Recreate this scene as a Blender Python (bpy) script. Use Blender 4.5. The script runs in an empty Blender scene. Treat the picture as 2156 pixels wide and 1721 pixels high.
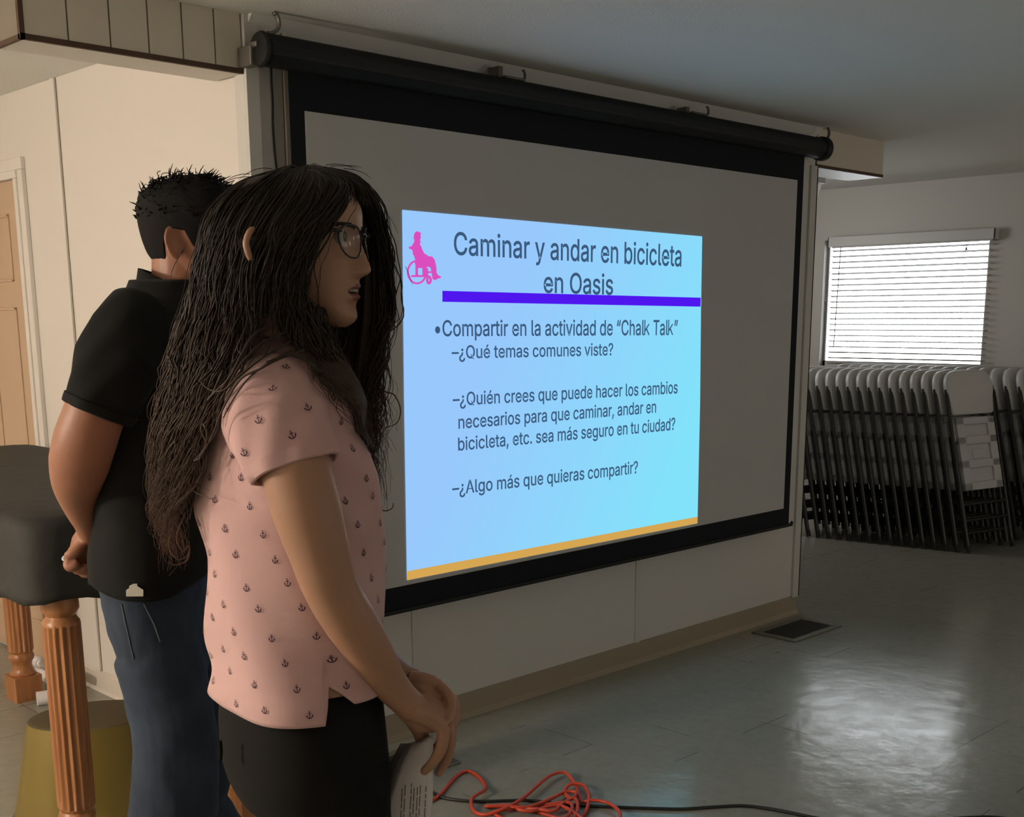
import bpy, bmesh, math, random
import numpy as np
from mathutils import Matrix, Vector
sc = bpy.context.scene
COL = sc.collection

# ------------------------------------------------------------------ camera
F_PX, CX, CY = 2494.95, 1092.14, 1193.61
YAW, PITCH, ROLL = math.radians(44.6104), math.radians(11.8547), math.radians(-0.226)
CAM_H = 1.45


def cam_axes():
    f = np.array([math.sin(YAW), math.cos(YAW), 0.0])
    r = np.array([math.cos(YAW), -math.sin(YAW), 0.0])
    u = np.array([0, 0, 1.0])
    f2 = math.cos(PITCH) * f - math.sin(PITCH) * u
    u2 = math.sin(PITCH) * f + math.cos(PITCH) * u
    r3 = math.cos(ROLL) * r + math.sin(ROLL) * u2
    u3 = -math.sin(ROLL) * r + math.cos(ROLL) * u2
    return r3, u3, f2


R3, U3, F3 = cam_axes()
CAM = np.array([0, 0, CAM_H])
cd = bpy.data.cameras.new('camera')
cam = bpy.data.objects.new('camera', cd)
COL.objects.link(cam)
cam.matrix_world = Matrix([[R3[0], U3[0], -F3[0], 0], [R3[1], U3[1], -F3[1], 0],
                           [R3[2], U3[2], -F3[2], CAM_H], [0, 0, 0, 1]])
cd.sensor_width = 36.0
cd.sensor_fit = 'HORIZONTAL'
cd.lens = F_PX / 2156 * 36
cd.shift_x = (1078 - CX) / 2156
cd.shift_y = (CY - 860.5) / 2156
cd.clip_start = 0.05
sc.camera = cam

# ------------------------------------------------------------------ light
world = bpy.data.worlds.new('sky')
sc.world = world
world.use_nodes = True
bg = world.node_tree.nodes['Background']
bg.inputs[0].default_value = (0.93, 0.97, 1.0, 1)
bg.inputs[1].default_value = 13.0


def area(name, loc, target, sx, sy, watts, color, portal=False, spread=None):
    l = bpy.data.lights.new(name, 'AREA')
    l.shape = 'RECTANGLE'
    l.size, l.size_y = sx, sy
    l.energy = watts
    l.color = color
    if portal:
        l.cycles.is_portal = True
    if spread:
        l.spread = spread
    o = bpy.data.objects.new(name, l)
    COL.objects.link(o)
    o.location = loc
    d = Vector(target) - Vector(loc)
    o.rotation_euler = d.to_track_quat('-Z', 'Y').to_euler()
    return o


area('window_portal', (8.52, 4.455, 1.55), (0, 4.455, 1.55), 1.36, 1.02, 1, (1, 1, 1), portal=True)
# ceiling lamp of the room on the left, out of frame
l = bpy.data.lights.new('left_room_lamp', 'POINT')
l.energy = 228
l.color = (1.0, 0.85, 0.71)
l.shadow_soft_size = 0.18
lo = bpy.data.objects.new('left_room_lamp', l)
COL.objects.link(lo)
lo.location = (-1.8, 3.25, 1.75)
# added fill lights behind the camera, then daylight of the window round the corner
area('rear_fill_light', (2.2, -2.35, 0.9), (2.2, 3, 2.6), 2.6, 1.2, 5, (1.0, 0.95, 0.88))
area('side_fill_light', (6.0, -2.35, 1.2), (6.8, 3, 2.0), 1.8, 1.2, 20, (1.0, 0.86, 0.75))
area('corner_window_light', (6.6, 5.65, 1.9), (7.3, 3, 1.4), 1.2, 0.7, 16, (1.0, 0.95, 0.90))

sc.view_settings.view_transform = 'Standard'
sc.view_settings.look = 'None'
sc.view_settings.exposure = 0.0
sc.view_settings.gamma = 1.0
sc.view_settings.use_curve_mapping = False
sc.cycles.use_denoising = True
sc.cycles.max_bounces = 8
sc.cycles.sample_clamp_indirect = 14.0
sc.cycles.caustics_reflective = False
sc.cycles.caustics_refractive = False

# ------------------------------------------------------------------ geometry of the view


def ray(x, y):
    return R3 * ((x - CX) / F_PX) - U3 * ((y - CY) / F_PX) + F3


def on_z(x, y, z=0.0):
    d = ray(x, y)
    return CAM + d * ((z - CAM_H) / d[2])


def on_y(x, y, Y):
    d = ray(x, y)
    return CAM + d * (Y / d[1])


def on_x(x, y, X):
    d = ray(x, y)
    return CAM + d * (X / d[0])


class View:
    """vertical frame at a person's place: u to the right of the view, w away from the camera, z up"""

    def __init__(s, px, D):
        d = ray(px, 670)
        a = np.array([d[0], d[1], 0.0])
        s.w = a / np.linalg.norm(a)
        s.u = np.array([s.w[1], -s.w[0], 0])
        s.o = s.w * D

    def uz(s, x, y, w=0.0):
        P = s.P(x, y, w)
        return (P - s.o) @ s.u, P[2]

    def P(s, x, y, w=0.0):
        d = ray(x, y)
        return CAM + d * ((s.o @ s.w + w) / (d @ s.w))

    def W(s, u, w, z):
        return s.o + s.u * u + s.w * w + np.array([0, 0, z])


# ------------------------------------------------------------------ materials
def mat(name, color, rough=0.6, metal=0.0, spec=0.5, emit=None, estr=1.0, noise=None, bump=None, sss=None, sheen=None,
        trans=None):
    m = bpy.data.materials.new(name)
    m.use_nodes = True
    nt = m.node_tree
    b = nt.nodes['Principled BSDF']
    b.inputs['Base Color'].default_value = (*color, 1)
    b.inputs['Roughness'].default_value = rough
    b.inputs['Metallic'].default_value = metal
    b.inputs['Specular IOR Level'].default_value = spec
    if emit:
        b.inputs['Emission Color'].default_value = (*emit, 1)
        b.inputs['Emission Strength'].default_value = estr
    if sss:
        b.inputs['Subsurface Weight'].default_value = sss
        b.inputs['Subsurface Radius'].default_value = (0.01, 0.004, 0.002)
        b.inputs['Subsurface Scale'].default_value = 0.6
    if sheen:
        b.inputs['Sheen Weight'].default_value = sheen
    if trans:
        b.inputs['Transmission Weight'].default_value = trans
    if noise or bump:
        tc = nt.nodes.new('ShaderNodeTexCoord')
    if noise:                       # (scale, second colour, lo, hi)
        n = nt.nodes.new('ShaderNodeTexNoise')
        n.inputs['Scale'].default_value = noise[0]
        n.inputs['Detail'].default_value = 5
        nt.links.new(tc.outputs['Object'], n.inputs['Vector'])
        r = nt.nodes.new('ShaderNodeValToRGB')
        r.color_ramp.elements[0].position = noise[2]
        r.color_ramp.elements[1].position = noise[3]
        r.color_ramp.elements[0].color = (*color, 1)
        r.color_ramp.elements[1].color = (*noise[1], 1)
        nt.links.new(n.outputs[0], r.inputs[0])
        nt.links.new(r.outputs[0], b.inputs['Base Color'])
    if bump:                        # (scale, strength, distance)
        n = nt.nodes.new('ShaderNodeTexNoise')
        n.inputs['Scale'].default_value = bump[0]
        n.inputs['Detail'].default_value = 3
        nt.links.new(tc.outputs['Object'], n.inputs['Vector'])
        bp = nt.nodes.new('ShaderNodeBump')
        bp.inputs['Strength'].default_value = bump[1]
        bp.inputs['Distance'].default_value = bump[2]
        nt.links.new(n.outputs[0], bp.inputs['Height'])
        nt.links.new(bp.outputs[0], b.inputs['Normal'])
    return m


def wood(name, c1, c2):
    m = mat(name, c1, rough=0.38)
    nt = m.node_tree
    tc = nt.nodes.new('ShaderNodeTexCoord')
    mp = nt.nodes.new('ShaderNodeMapping')
    mp.inputs['Scale'].default_value = (30, 30, 2.0)
    n = nt.nodes.new('ShaderNodeTexNoise')
    n.inputs['Scale'].default_value = 2.5
    n.inputs['Detail'].default_value = 6
    r = nt.nodes.new('ShaderNodeValToRGB')
    r.color_ramp.elements[0].position, r.color_ramp.elements[1].position = 0.3, 0.7
    r.color_ramp.elements[0].color, r.color_ramp.elements[1].color = (*c1, 1), (*c2, 1)
    nt.links.new(tc.outputs['Object'], mp.inputs[0])
    nt.links.new(mp.outputs[0], n.inputs['Vector'])
    nt.links.new(n.outputs[0], r.inputs[0])
    nt.links.new(r.outputs[0], nt.nodes['Principled BSDF'].inputs['Base Color'])
    return m


def floor_material():
    m = mat('vinyl_tile', (0.3, 0.3, 0.27), rough=0.22, spec=0.5)
    nt = m.node_tree
    b = nt.nodes['Principled BSDF']
    tc = nt.nodes.new('ShaderNodeTexCoord')
    sep = nt.nodes.new('ShaderNodeSeparateXYZ')
    nt.links.new(tc.outputs['Object'], sep.inputs[0])

    def node(op, a, bb=None):
        n = nt.nodes.new('ShaderNodeMath')
        n.operation = op
        for i, v in enumerate((a, bb)):
            if v is None:
                continue
            if isinstance(v, (int, float)):
                n.inputs[i].default_value = v
            else:
                nt.links.new(v, n.inputs[i])
        return n.outputs[0]
    T = 0.3048

    def line(out, off):
        t = node('DIVIDE', node('ADD', out, -off), T)
        fr = node('ABSOLUTE', node('SUBTRACT', node('FRACT', t), 0.5))   # 0.5 at the joint
        return node('GREATER_THAN', fr, 0.5 - 0.0014 / T)
    joint = node('MAXIMUM', line(sep.outputs[0], 3.52), line(sep.outputs[1], 1.887))
    # joints are only dirty in stretches
    nz = nt.nodes.new('ShaderNodeTexNoise')
    nz.inputs['Scale'].default_value = 1.3
    nt.links.new(tc.outputs['Object'], nz.inputs['Vector'])
    patch = node('GREATER_THAN', nz.outputs[0], 0.56)
    joint = node('MULTIPLY', joint, patch)
    n1 = nt.nodes.new('ShaderNodeTexNoise')
    n1.inputs['Scale'].default_value = 26
    n1.inputs['Detail'].default_value = 8
    n1.inputs['Roughness'].default_value = 0.7
    nt.links.new(tc.outputs['Object'], n1.inputs['Vector'])
    r1 = nt.nodes.new('ShaderNodeValToRGB')
    r1.color_ramp.elements[0].position, r1.color_ramp.elements[1].position = 0.32, 0.68
    r1.color_ramp.elements[0].color = (0.265, 0.267, 0.222, 1)
    r1.color_ramp.elements[1].color = (0.31, 0.312, 0.265, 1)
    nt.links.new(n1.outputs[0], r1.inputs[0])
    # small dark scuffs
    mp = nt.nodes.new('ShaderNodeMapping')
    mp.inputs['Scale'].default_value = (9, 24, 1)
    mp.inputs['Rotation'].default_value = (0, 0, 0.5)
    nt.links.new(tc.outputs['Object'], mp.inputs[0])
    n2 = nt.nodes.new('ShaderNodeTexNoise')
    n2.inputs['Scale'].default_value = 1.0
    n2.inputs['Detail'].default_value = 4
    nt.links.new(mp.outputs[0], n2.inputs['Vector'])
    r2 = nt.nodes.new('ShaderNodeValToRGB')
    r2.color_ramp.elements[0].position, r2.color_ramp.elements[1].position = 0.70, 0.78
    nt.links.new(n2.outputs[0], r2.inputs[0])
    dirt = node('MAXIMUM', joint, node('MULTIPLY', r2.outputs[0], 0.7))
    mix = nt.nodes.new('ShaderNodeMix')
    mix.data_type = 'RGBA'
    nt.links.new(dirt, mix.inputs[0])
    nt.links.new(r1.outputs[0], mix.inputs[6])
    mix.inputs[7].default_value = (0.07, 0.07, 0.06, 1)
    nt.links.new(mix.outputs[2], b.inputs['Base Color'])
    n3 = nt.nodes.new('ShaderNodeTexNoise')
    n3.inputs['Scale'].default_value = 11
    n3.inputs['Detail'].default_value = 4
    nt.links.new(tc.outputs['Object'], n3.inputs['Vector'])
    r3 = nt.nodes.new('ShaderNodeMapRange')
    r3.inputs[1].default_value, r3.inputs[2].default_value = 0.35, 0.65
    r3.inputs[3].default_value, r3.inputs[4].default_value = 0.165, 0.235
    nt.links.new(n3.outputs[0], r3.inputs[0])
    nt.links.new(r3.outputs[0], b.inputs['Roughness'])
    bp = nt.nodes.new('ShaderNodeBump')
    bp.inputs['Strength'].default_value = 0.42
    bp.inputs['Distance'].default_value = 0.0048
    n4 = nt.nodes.new('ShaderNodeTexNoise')
    n4.inputs['Scale'].default_value = 11
    n4.inputs['Detail'].default_value = 4
    nt.links.new(tc.outputs['Object'], n4.inputs['Vector'])
    nt.links.new(n4.outputs[0], bp.inputs['Height'])
    nt.links.new(bp.outputs[0], b.inputs['Normal'])
    return m


M = dict(
    floor=floor_material(),
    ceiling=mat('ceiling_paint', (0.74, 0.74, 0.70), 0.9, bump=(120, 0.25, 0.004)),
    wall=mat('wall_paint', (0.62, 0.61, 0.58), 0.55),
    wall_warm=mat('cream_wall_paint', (0.70, 0.66, 0.61), 0.5),
    trim=mat('trim_paint', (0.60, 0.59, 0.55), 0.45),
    beam=mat('beam_paint', (0.66, 0.61, 0.51), 0.6),
    beam_edge=mat('brown_edge', (0.07, 0.035, 0.018), 0.6),
    base=mat('tan_vinyl_baseboard', (0.33, 0.28, 0.20), 0.5),
    base_white=mat('white_baseboard', (0.62, 0.57, 0.50), 0.5),
    door=mat('door_paint', (0.52, 0.37, 0.25), 0.5),
    groove=mat('groove_shadow_gap', (0.20, 0.17, 0.13), 0.8),
    black=mat('black_metal', (0.010, 0.011, 0.012), 0.55, spec=0.3),
    bracket=mat('grey_steel', (0.14, 0.13, 0.11), 0.45, metal=0.4),
    cloth_black=mat('black_border_cloth', (0.010, 0.012, 0.015), 0.8, spec=0.2),
    screen=mat('screen_cloth', (0.50, 0.50, 0.49), 0.75),
    white_plastic=mat('white_plastic', (0.62, 0.62, 0.62), 0.4),
    white_plastic2=mat('white_plastic_soft', (0.55, 0.55, 0.56), 0.45),
    tube=mat('charcoal_tube', (0.022, 0.022, 0.021), 0.4, metal=0.2),
    rubber=mat('black_rubber', (0.012, 0.012, 0.012), 0.7),
    blind=mat('blind_vinyl', (0.85, 0.83, 0.80), 0.4),
    glass=mat('window_glass', (1, 1, 1), 0.0, trans=1.0),
    orange=mat('orange_cord_jacket', (0.60, 0.065, 0.025), 0.4),
    blackcord=mat('black_cord_jacket', (0.012, 0.013, 0.011), 0.45),
    beige=mat('beige_cord_jacket', (0.45, 0.36, 0.24), 0.5),
    vent=mat('vent_metal', (0.16, 0.15, 0.12), 0.45, metal=0.3),
    ventdark=mat('vent_louvre', (0.02, 0.02, 0.018), 0.6),
    wood=wood('table_leg_wood', (0.29, 0.112, 0.040), (0.42, 0.19, 0.072)),
    cover=mat('black_table_cover', (0.022, 0.021, 0.018), 0.75, bump=(14, 0.4, 0.01)),
    gold=mat('gold_bucket_metal', (0.20, 0.145, 0.030), 0.45, metal=0.3),
    golddark=mat('bucket_inside', (0.10, 0.08, 0.04), 0.7),
    pipe=mat('white_pipe', (0.75, 0.73, 0.72), 0.35),
    lampwhite=mat('lamp_housing_white', (0.75, 0.75, 0.73), 0.4),
)
nt_ = M['blind'].node_tree
tl_, ms_ = nt_.nodes.new('ShaderNodeBsdfTranslucent'), nt_.nodes.new('ShaderNodeMixShader')
tl_.inputs[0].default_value = (0.85, 0.82, 0.78, 1)
ms_.inputs[0].default_value = 0.75
nt_.links.new(nt_.nodes['Principled BSDF'].outputs[0], ms_.inputs[1])
nt_.links.new(tl_.outputs[0], ms_.inputs[2])
nt_.links.new(ms_.outputs[0], nt_.nodes['Material Output'].inputs[0])
g = M['glass'].node_tree.nodes['Principled BSDF']
g.inputs['IOR'].default_value = 1.05


# ------------------------------------------------------------------ mesh building
class MB:
    def __init__(s):
        s.v, s.f, s.m = [], [], []

    def add(s, verts, faces, mi=0):
        k = len(s.v)
        s.v.extend([tuple(float(c) for c in p) for p in verts])
        s.f.extend([tuple(k + i for i in f) for f in faces])
        s.m.extend([mi] * len(faces))
        return s

    def box(s, a, b, mi=0):
        x0, y0, z0 = a
        x1, y1, z1 = b
        v = [(x0, y0, z0), (x1, y0, z0), (x1, y1, z0), (x0, y1, z0), (x0, y0, z1), (x1, y0, z1), (x1, y1, z1), (x0, y1, z1)]
        return s.add(v, [(0, 3, 2, 1), (4, 5, 6, 7), (0, 1, 5, 4), (1, 2, 6, 5), (2, 3, 7, 6), (3, 0, 4, 7)], mi)

    def quad(s, a, b, c, d, mi=0):
        return s.add([a, b, c, d], [(0, 1, 2, 3)], mi)

    def tube(s, pts, rad, n=10, mi=0, cap=True, flat=1.0, up=None):
        pts = [np.array(p, float) for p in pts]
        if isinstance(rad, (int, float)):
            rad = [rad] * len(pts)
        rings = []
        prev = None
        for i, p in enumerate(pts):
            t = pts[min(i + 1, len(pts) - 1)] - pts[max(i - 1, 0)]
            t = t / (np.linalg.norm(t) + 1e-12)
            if prev is None:
                ref = np.array(up if up is not None else ((0, 0, 1.0) if abs(t[2]) < 0.9 else (1.0, 0, 0)))
                a = ref - t * (ref @ t)
            else:
                a = prev - t * (prev @ t)
            a /= (np.linalg.norm(a) + 1e-12)
            prev = a
            b = np.cross(t, a)
            rings.append([p + rad[i] * (math.cos(2 * math.pi * k / n) * a * flat + math.sin(2 * math.pi * k / n) * b) for k in range(n)])
        return s.rings(rings, mi, cap)

    def rings(s, rings, mi=0, cap=True):
        n = len(rings[0])
        v = [p for r in rings for p in r]
        f = []
        for i in range(len(rings) - 1):
            for k in range(n):
                f.append((i * n + k, i * n + (k + 1) % n, (i + 1) * n + (k + 1) % n, (i + 1) * n + k))
        if cap:
            f.append(tuple(range(n - 1, -1, -1)))
            f.append(tuple((len(rings) - 1) * n + k for k in range(n)))
        return s.add(v, f, mi)

    def lathe(s, prof, centre, n=24, mi=0, flute=None):
        """prof: (z, r) pairs; flute = (z0, z1, count, depth)"""
        rings = []
        for z, r in prof:
            ring = []
            for k in range(n):
                a = 2 * math.pi * k / n
                rr = r
                if flute and flute[0] <= z <= flute[1]:
                    rr = r - flute[3] * (0.5 - 0.5 * math.cos(a * flute[2])) ** 1.0
                ring.append((centre[0] + rr * math.cos(a), centre[1] + rr * math.sin(a), centre[2] + z))
            rings.append(ring)
        return s.rings(rings, mi)

    def prism(s, poly, axis0, axis1, o, thick, mi=0):
        """poly of 2D points in (axis0, axis1) at o, extruded along thick"""
        o, a0, a1, t = map(lambda q: np.array(q, float), (o, axis0, axis1, thick))
        v = [o + a0 * p[0] + a1 * p[1] for p in poly]
        n = len(v)
        v2 = [p + t for p in v]
        f = [tuple(range(n)), tuple(range(2 * n - 1, n - 1, -1))]
        f += [(i, n + i, n + (i + 1) % n, (i + 1) % n) for i in range(n)]
        return s.add(v + v2, f, mi)

    def build(s, name, mats, parent=None, smooth=False, bevel=0, local=False, angle=None, fix=True):
        me = bpy.data.meshes.new(name)
        v = s.v
        if not local:
            off = np.zeros(3)
            q = parent
            while q is not None:
                off = off + np.array(q.location)
                q = q.parent
            if parent is None and v:
                a = np.array(v)
                off = np.array([(a[:, 0].min() + a[:, 0].max()) / 2, (a[:, 1].min() + a[:, 1].max()) / 2, a[:, 2].min()])
            v = [tuple(np.array(p) - off) for p in v]
        me.from_pydata(v, [], s.f)
        for mm in (mats if isinstance(mats, (list, tuple)) else [mats]):
            me.materials.append(mm)
        me.polygons.foreach_set('material_index', s.m)
        if fix:
            bm = bmesh.new()
            bm.from_mesh(me)
            bmesh.ops.recalc_face_normals(bm, faces=bm.faces)
            bm.to_mesh(me)
            bm.free()
        if smooth:
            me.polygons.foreach_set('use_smooth', [True] * len(me.polygons))
            if angle:
                me.set_sharp_from_angle(angle=math.radians(angle))
        me.update()
        o = bpy.data.objects.new(name, me)
        COL.objects.link(o)
        o.parent = parent
        if not local and parent is None and s.v:
            o.location = off
        if bevel:
            bv = o.modifiers.new('bevel', 'BEVEL')
            bv.width = bevel
            bv.segments = 2
            bv.limit_method = 'ANGLE'
        return o


def tag(o, label, cat, group=None):
    o['label'], o['category'] = label, cat
    if group:
        o['group'] = group
    return o


def struct(o):
    o['kind'] = 'structure'
    return o


def thing(name, loc, label, cat, group=None, rot=(0, 0, 0)):
    o = bpy.data.objects.new(name, None)
    COL.objects.link(o)
    o.location = loc
    o.rotation_euler = rot
    o.empty_display_size = 0.1
    return tag(o, label, cat, group)


def spline(pts, n=8):
    pts = [np.array(p, float) for p in pts]
    P = [2 * pts[0] - pts[1]] + pts + [2 * pts[-1] - pts[-2]]
    out = []
    for i in range(1, len(P) - 2):
        for k in range(n):
            t = k / n
            a, b, c, d = P[i - 1], P[i], P[i + 1], P[i + 2]
            out.append(0.5 * ((2 * b) + (c - a) * t + (2 * a - 5 * b + 4 * c - d) * t * t + (3 * b - a - 3 * c + d) * t ** 3))
    out.append(pts[-1])
    return out


# ================================================================== the setting
CEIL = 2.30
WY = 3.13          # face of the partition that carries the screen
BX0, BX1 = 2.0, 5.03
WX = 8.4           # wall with the window
YB = 5.75          # back wall
XL, YR = -3.0, -2.5

struct(MB().box((XL, YR, -0.05), (WX + 0.1, YB, 0)).build('floor', M['floor']))
c = MB()
c.add([(XL, YR, CEIL), (5.66, YR, CEIL), (5.66, YB, CEIL), (XL, YB, CEIL), (WX + .1, YR, 2.415), (WX + .1, YB, 2.415),
       (XL, YR, 2.6), (WX + .1, YR, 2.6), (WX + .1, YB, 2.6), (XL, YB, 2.6)],
      [(0, 1, 2, 3), (1, 4, 5, 2), (6, 9, 8, 7), (0, 6, 7, 4, 1), (4, 7, 8, 5), (2, 5, 8, 9, 3), (3, 9, 6, 0)])
struct(c.build('ceiling', M['ceiling']))
# partition block
p = MB()
p.box((BX0, WY, 0), (BX1, YB, CEIL))
struct(p.build('wall_partition', [M['wall']]))
# panel joints of the partition face: thin battens
p = MB()
for bx in (2.575, 3.795):
    p.box((bx - 0.016, WY - 0.004, 0.085), (bx + 0.016, WY, CEIL - 0.03))
struct(p.build('trim_1', M['trim'], bevel=0.001))
# left-hand corner boards of the partition
p = MB()
p.box((1.985, WY - 0.014, 0.085), (2.028, WY, CEIL), 0)
p.box((1.985, WY, 0.085), (1.9995, WY + 0.05, CEIL), 0)
p.box((2.118, WY - 0.008, 0.085), (2.132, WY, CEIL), 0)
p.box((2.030, WY - 0.002, 0.085), (2.036, WY, CEIL), 1)
p.box((2.114, WY - 0.002, 0.085), (2.118, WY, CEIL), 1)
struct(p.build('trim_2', [M['trim'], M['groove']], bevel=0.001))
# right-hand corner boards
p = MB()
p.box((4.985, WY - 0.012, 0.085), (BX1 + 0.012, WY, 2.135), 0)
p.box((BX1, WY - 0.012, 0.085), (BX1 + 0.012, WY + 0.04, 2.135), 0)
struct(p.build('trim_3', M['trim'], bevel=0.002))
# crown strip between partition and ceiling
p = MB()
p.prism([(0, 0), (0.035, 0.0), (0, -0.035)], (0, -1, 0), (0, 0, 1), (BX0, WY, CEIL), (BX1 - BX0, 0, 0))
struct(p.build('trim_4', M['ceiling']))
# baseboards: vinyl with a cove foot
p = MB()
prof = [(0, 0), (0.022, 0), (0.012, 0.010), (0.006, 0.018), (0.005, 0.09), (0, 0.092)]
p.prism(prof, (0, -1, 0), (0, 0, 1), (BX0, WY, 0), (BX1 - BX0 + 0.005, 0, 0))
p.box((BX1, WY, 0), (BX1 + 0.006, YB, 0.09))
struct(p.build('baseboard_front', M['base']))
p = MB()
p.prism([(0, 0), (0.02, 0), (0.012, 0.012), (0.010, 0.075), (0, 0.085)], (-1, 0, 0), (0, 0, 1), (BX0, WY + 0.02, 0), (0, 1.56, 0))
struct(p.build('baseboard_left', M['base_white']))
# side face of the partition in the left room: cream panels, battens, door
p = MB().box((BX0 - 0.004, WY + 0.05, 0.085), (BX0, YB, CEIL))
struct(p.build('wall_left_room', M['wall_warm']))
p = MB()
for by in (4.395,):
    p.box((BX0 - 0.014, by - 0.017, 0.085), (BX0 - 0.004, by + 0.017, CEIL), 0)
    p.box((BX0 - 0.007, by - 0.020, 0.085), (BX0 - 0.004, by - 0.017, CEIL), 1)
struct(p.build('trim_5', [M['wall_warm'], M['groove']], bevel=0.002))
# door with casing
d = MB()
DY0, DY1, DZ = 4.775, 5.60, 1.985
d.box((BX0 - 0.012, DY0 + 0.002, 0.01), (BX0 - 0.0045, DY1, DZ - 0.002))
for (a, b) in ((0.10, 0.36), (0.47, 0.73)):
    for (z0, z1) in ((0.18, 0.72), (0.86, 1.50), (1.60, 1.86)):
        ya, yb = DY0 + a, DY0 + b
        for (q0, q1) in (((ya, z0), (yb, z0 + .012)), ((ya, z1 - .012), (yb, z1)), ((ya, z0), (ya + .012, z1)), ((yb - .012, z0), (yb, z1))):
            d.box((BX0 - 0.018, q0[0], q0[1]), (BX0 - 0.011, q1[0], q1[1]))
door = struct(d.build('door_1', M['door'], bevel=0.003))
d = MB()
d.box((BX0 - 0.022, DY0 - 0.075, 0), (BX0 - 0.004, DY0 - 0.03, DZ + 0.03), 0)
d.box((BX0 - 0.028, DY0 - 0.03, 0), (BX0 - 0.004, DY0, DZ), 0)
d.box((BX0 - 0.022, DY0 - 0.075, DZ + 0.03), (BX0 - 0.004, DY1 + 0.07, DZ + 0.075), 0)
d.box((BX0 - 0.028, DY0 - 0.03, DZ), (BX0 - 0.004, DY1 + 0.07, DZ + 0.03), 0)
struct(d.build('door_frame', M['wall_warm'], door, bevel=0.003))
# other walls of the place
struct(MB().box((XL, YB, 0), (WX + 0.1, YB + 0.1, 2.6)).build('wall_back', M['wall_warm']))
struct(MB().box((XL - 0.1, YR, 0), (XL, YB, 2.6)).build('wall_far_left', M['wall_warm']))
struct(MB().box((XL, YR - 0.1, 0), (WX + 0.1, YR, 2.6)).build('wall_rear', M['wall']))
# window wall with its opening
WYA, WYB, WZA, WZB = 3.80, 5.11, 1.07, 2.03
p = MB()
p.box((WX, YR, 0), (WX + 0.1, WYA, 2.6)).box((WX, WYB, 0), (WX + 0.1, YB, 2.6))
p.box((WX, WYA, 0), (WX + 0.1, WYB, WZA)).box((WX, WYA, WZB), (WX + 0.1, WYB, 2.6))
struct(p.build('wall_window', M['wall']))
p = MB()
p.box((WX + 0.05, WYA, WZA), (WX + 0.085, WYA + 0.02, WZB)).box((WX + 0.05, WYB - 0.02, WZA), (WX + 0.085, WYB, WZB))
p.box((WX + 0.05, WYA, WZA), (WX + 0.085, WYB, WZA + 0.04)).box((WX + 0.05, WYA, WZB - 0.04), (WX + 0.085, WYB, WZB))
win = struct(p.build('window_1', M['white_plastic']))
struct(MB().box((WX + 0.066, WYA + 0.02, WZA + 0.04), (WX + 0.070, WYB - 0.02, WZB - 0.04)).build('pane', M['glass'], win))

# left and right header beams that stick out of the partition
def beam(name, x0, x1, y1, z0, grooves, left_end):
    b = MB()
    xs = [x0] + grooves + [x1]
    for i in range(len(xs) - 1):
        b.box((xs[i] + 0.0025, WY, z0 + 0.012), (xs[i + 1] - 0.0025, y1, CEIL), 0)
    b.box((x0 + .001, WY + 0.004, z0 + 0.011), (x1 - .001, y1 - 0.004, CEIL), 1)
    b.box((x0 - 0.004, WY - 0.003, z0), (x1, WY + 0.008, z0 + 0.014), 2)
    b.box((x0, WY + 0.004, z0 + 0.001), (x1, y1, z0 + 0.013), 3)
    if left_end:
        b.box((x0 - 0.005, WY - 0.003, z0), (x0 + 0.008, WY + 0.010, CEIL), 2)
        b.box((x0 - 0.005, WY, z0), (x0 + 0.006, y1, z0 + 0.012), 2)
    return struct(b.build(name, [M['beam'], M['groove'], M['beam_edge'], M['wall_warm']]))


beam('trim_6', 1.348, 1.984, 3.285, 2.139, [1.470, 1.585, 1.695, 1.797, 1.897], True)
beam('trim_7', BX1 + 0.013, 5.655, 3.33, 2.130, [], False)

# ================================================================== projection screen
SY = 3.06
tlw, trw, brw = on_y(641, 236, SY), on_y(1673, 377, SY), on_y(1655, 1070, SY)
wx0, wx1, wz1, wz0 = tlw[0], (trw[0] + brw[0]) / 2, (tlw[2] + trw[2]) / 2, brw[2]
ox0, ox1 = on_y(610, 250, SY)[0], on_y(1677, 720, SY)[0]
bz0 = (on_y(808, 1303, SY)[2] + on_y(1680, 1103, SY)[2]) / 2
hz = 0.5 * (on_y(546, 105, SY - 0.01)[2] + on_y(1725, 312, SY - 0.01)[2])
hx0, hx1 = on_y(541, 105, SY - 0.01)[0], on_y(1735, 312, SY - 0.01)[0]
scr = thing('projection_screen', ((wx0 + wx1) / 2, SY, bz0), 'pull-down projection screen with black border hanging on the pale wall', 'projection screen')


def cloth(x0, x1, z0, z1, y, th, mi, b, nx=24):
    """hanging cloth panel with a faint vertical wave"""
    fr, bk = [], []
    for i in range(nx + 1):
        x = x0 + (x1 - x0) * i / nx
        for z in (z0, z1):
            yy = y
            fr.append((x, yy, z))
            bk.append((x, yy + th, z))
    k = len(fr)
    f = []
    for i in range(nx):
        a = 2 * i
        f += [(a, a + 2, a + 3, a + 1), (k + a, k + a + 1, k + a + 3, k + a + 2), (a, k + a, k + a + 2, a + 2), (a + 1, a + 3, k + a + 3, k + a + 1)]
    f += [(0, 1, k + 1, k), (2 * nx, k + 2 * nx, k + 2 * nx + 1, 2 * nx + 1)]
    b.add(fr + bk, f, mi)


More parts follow.
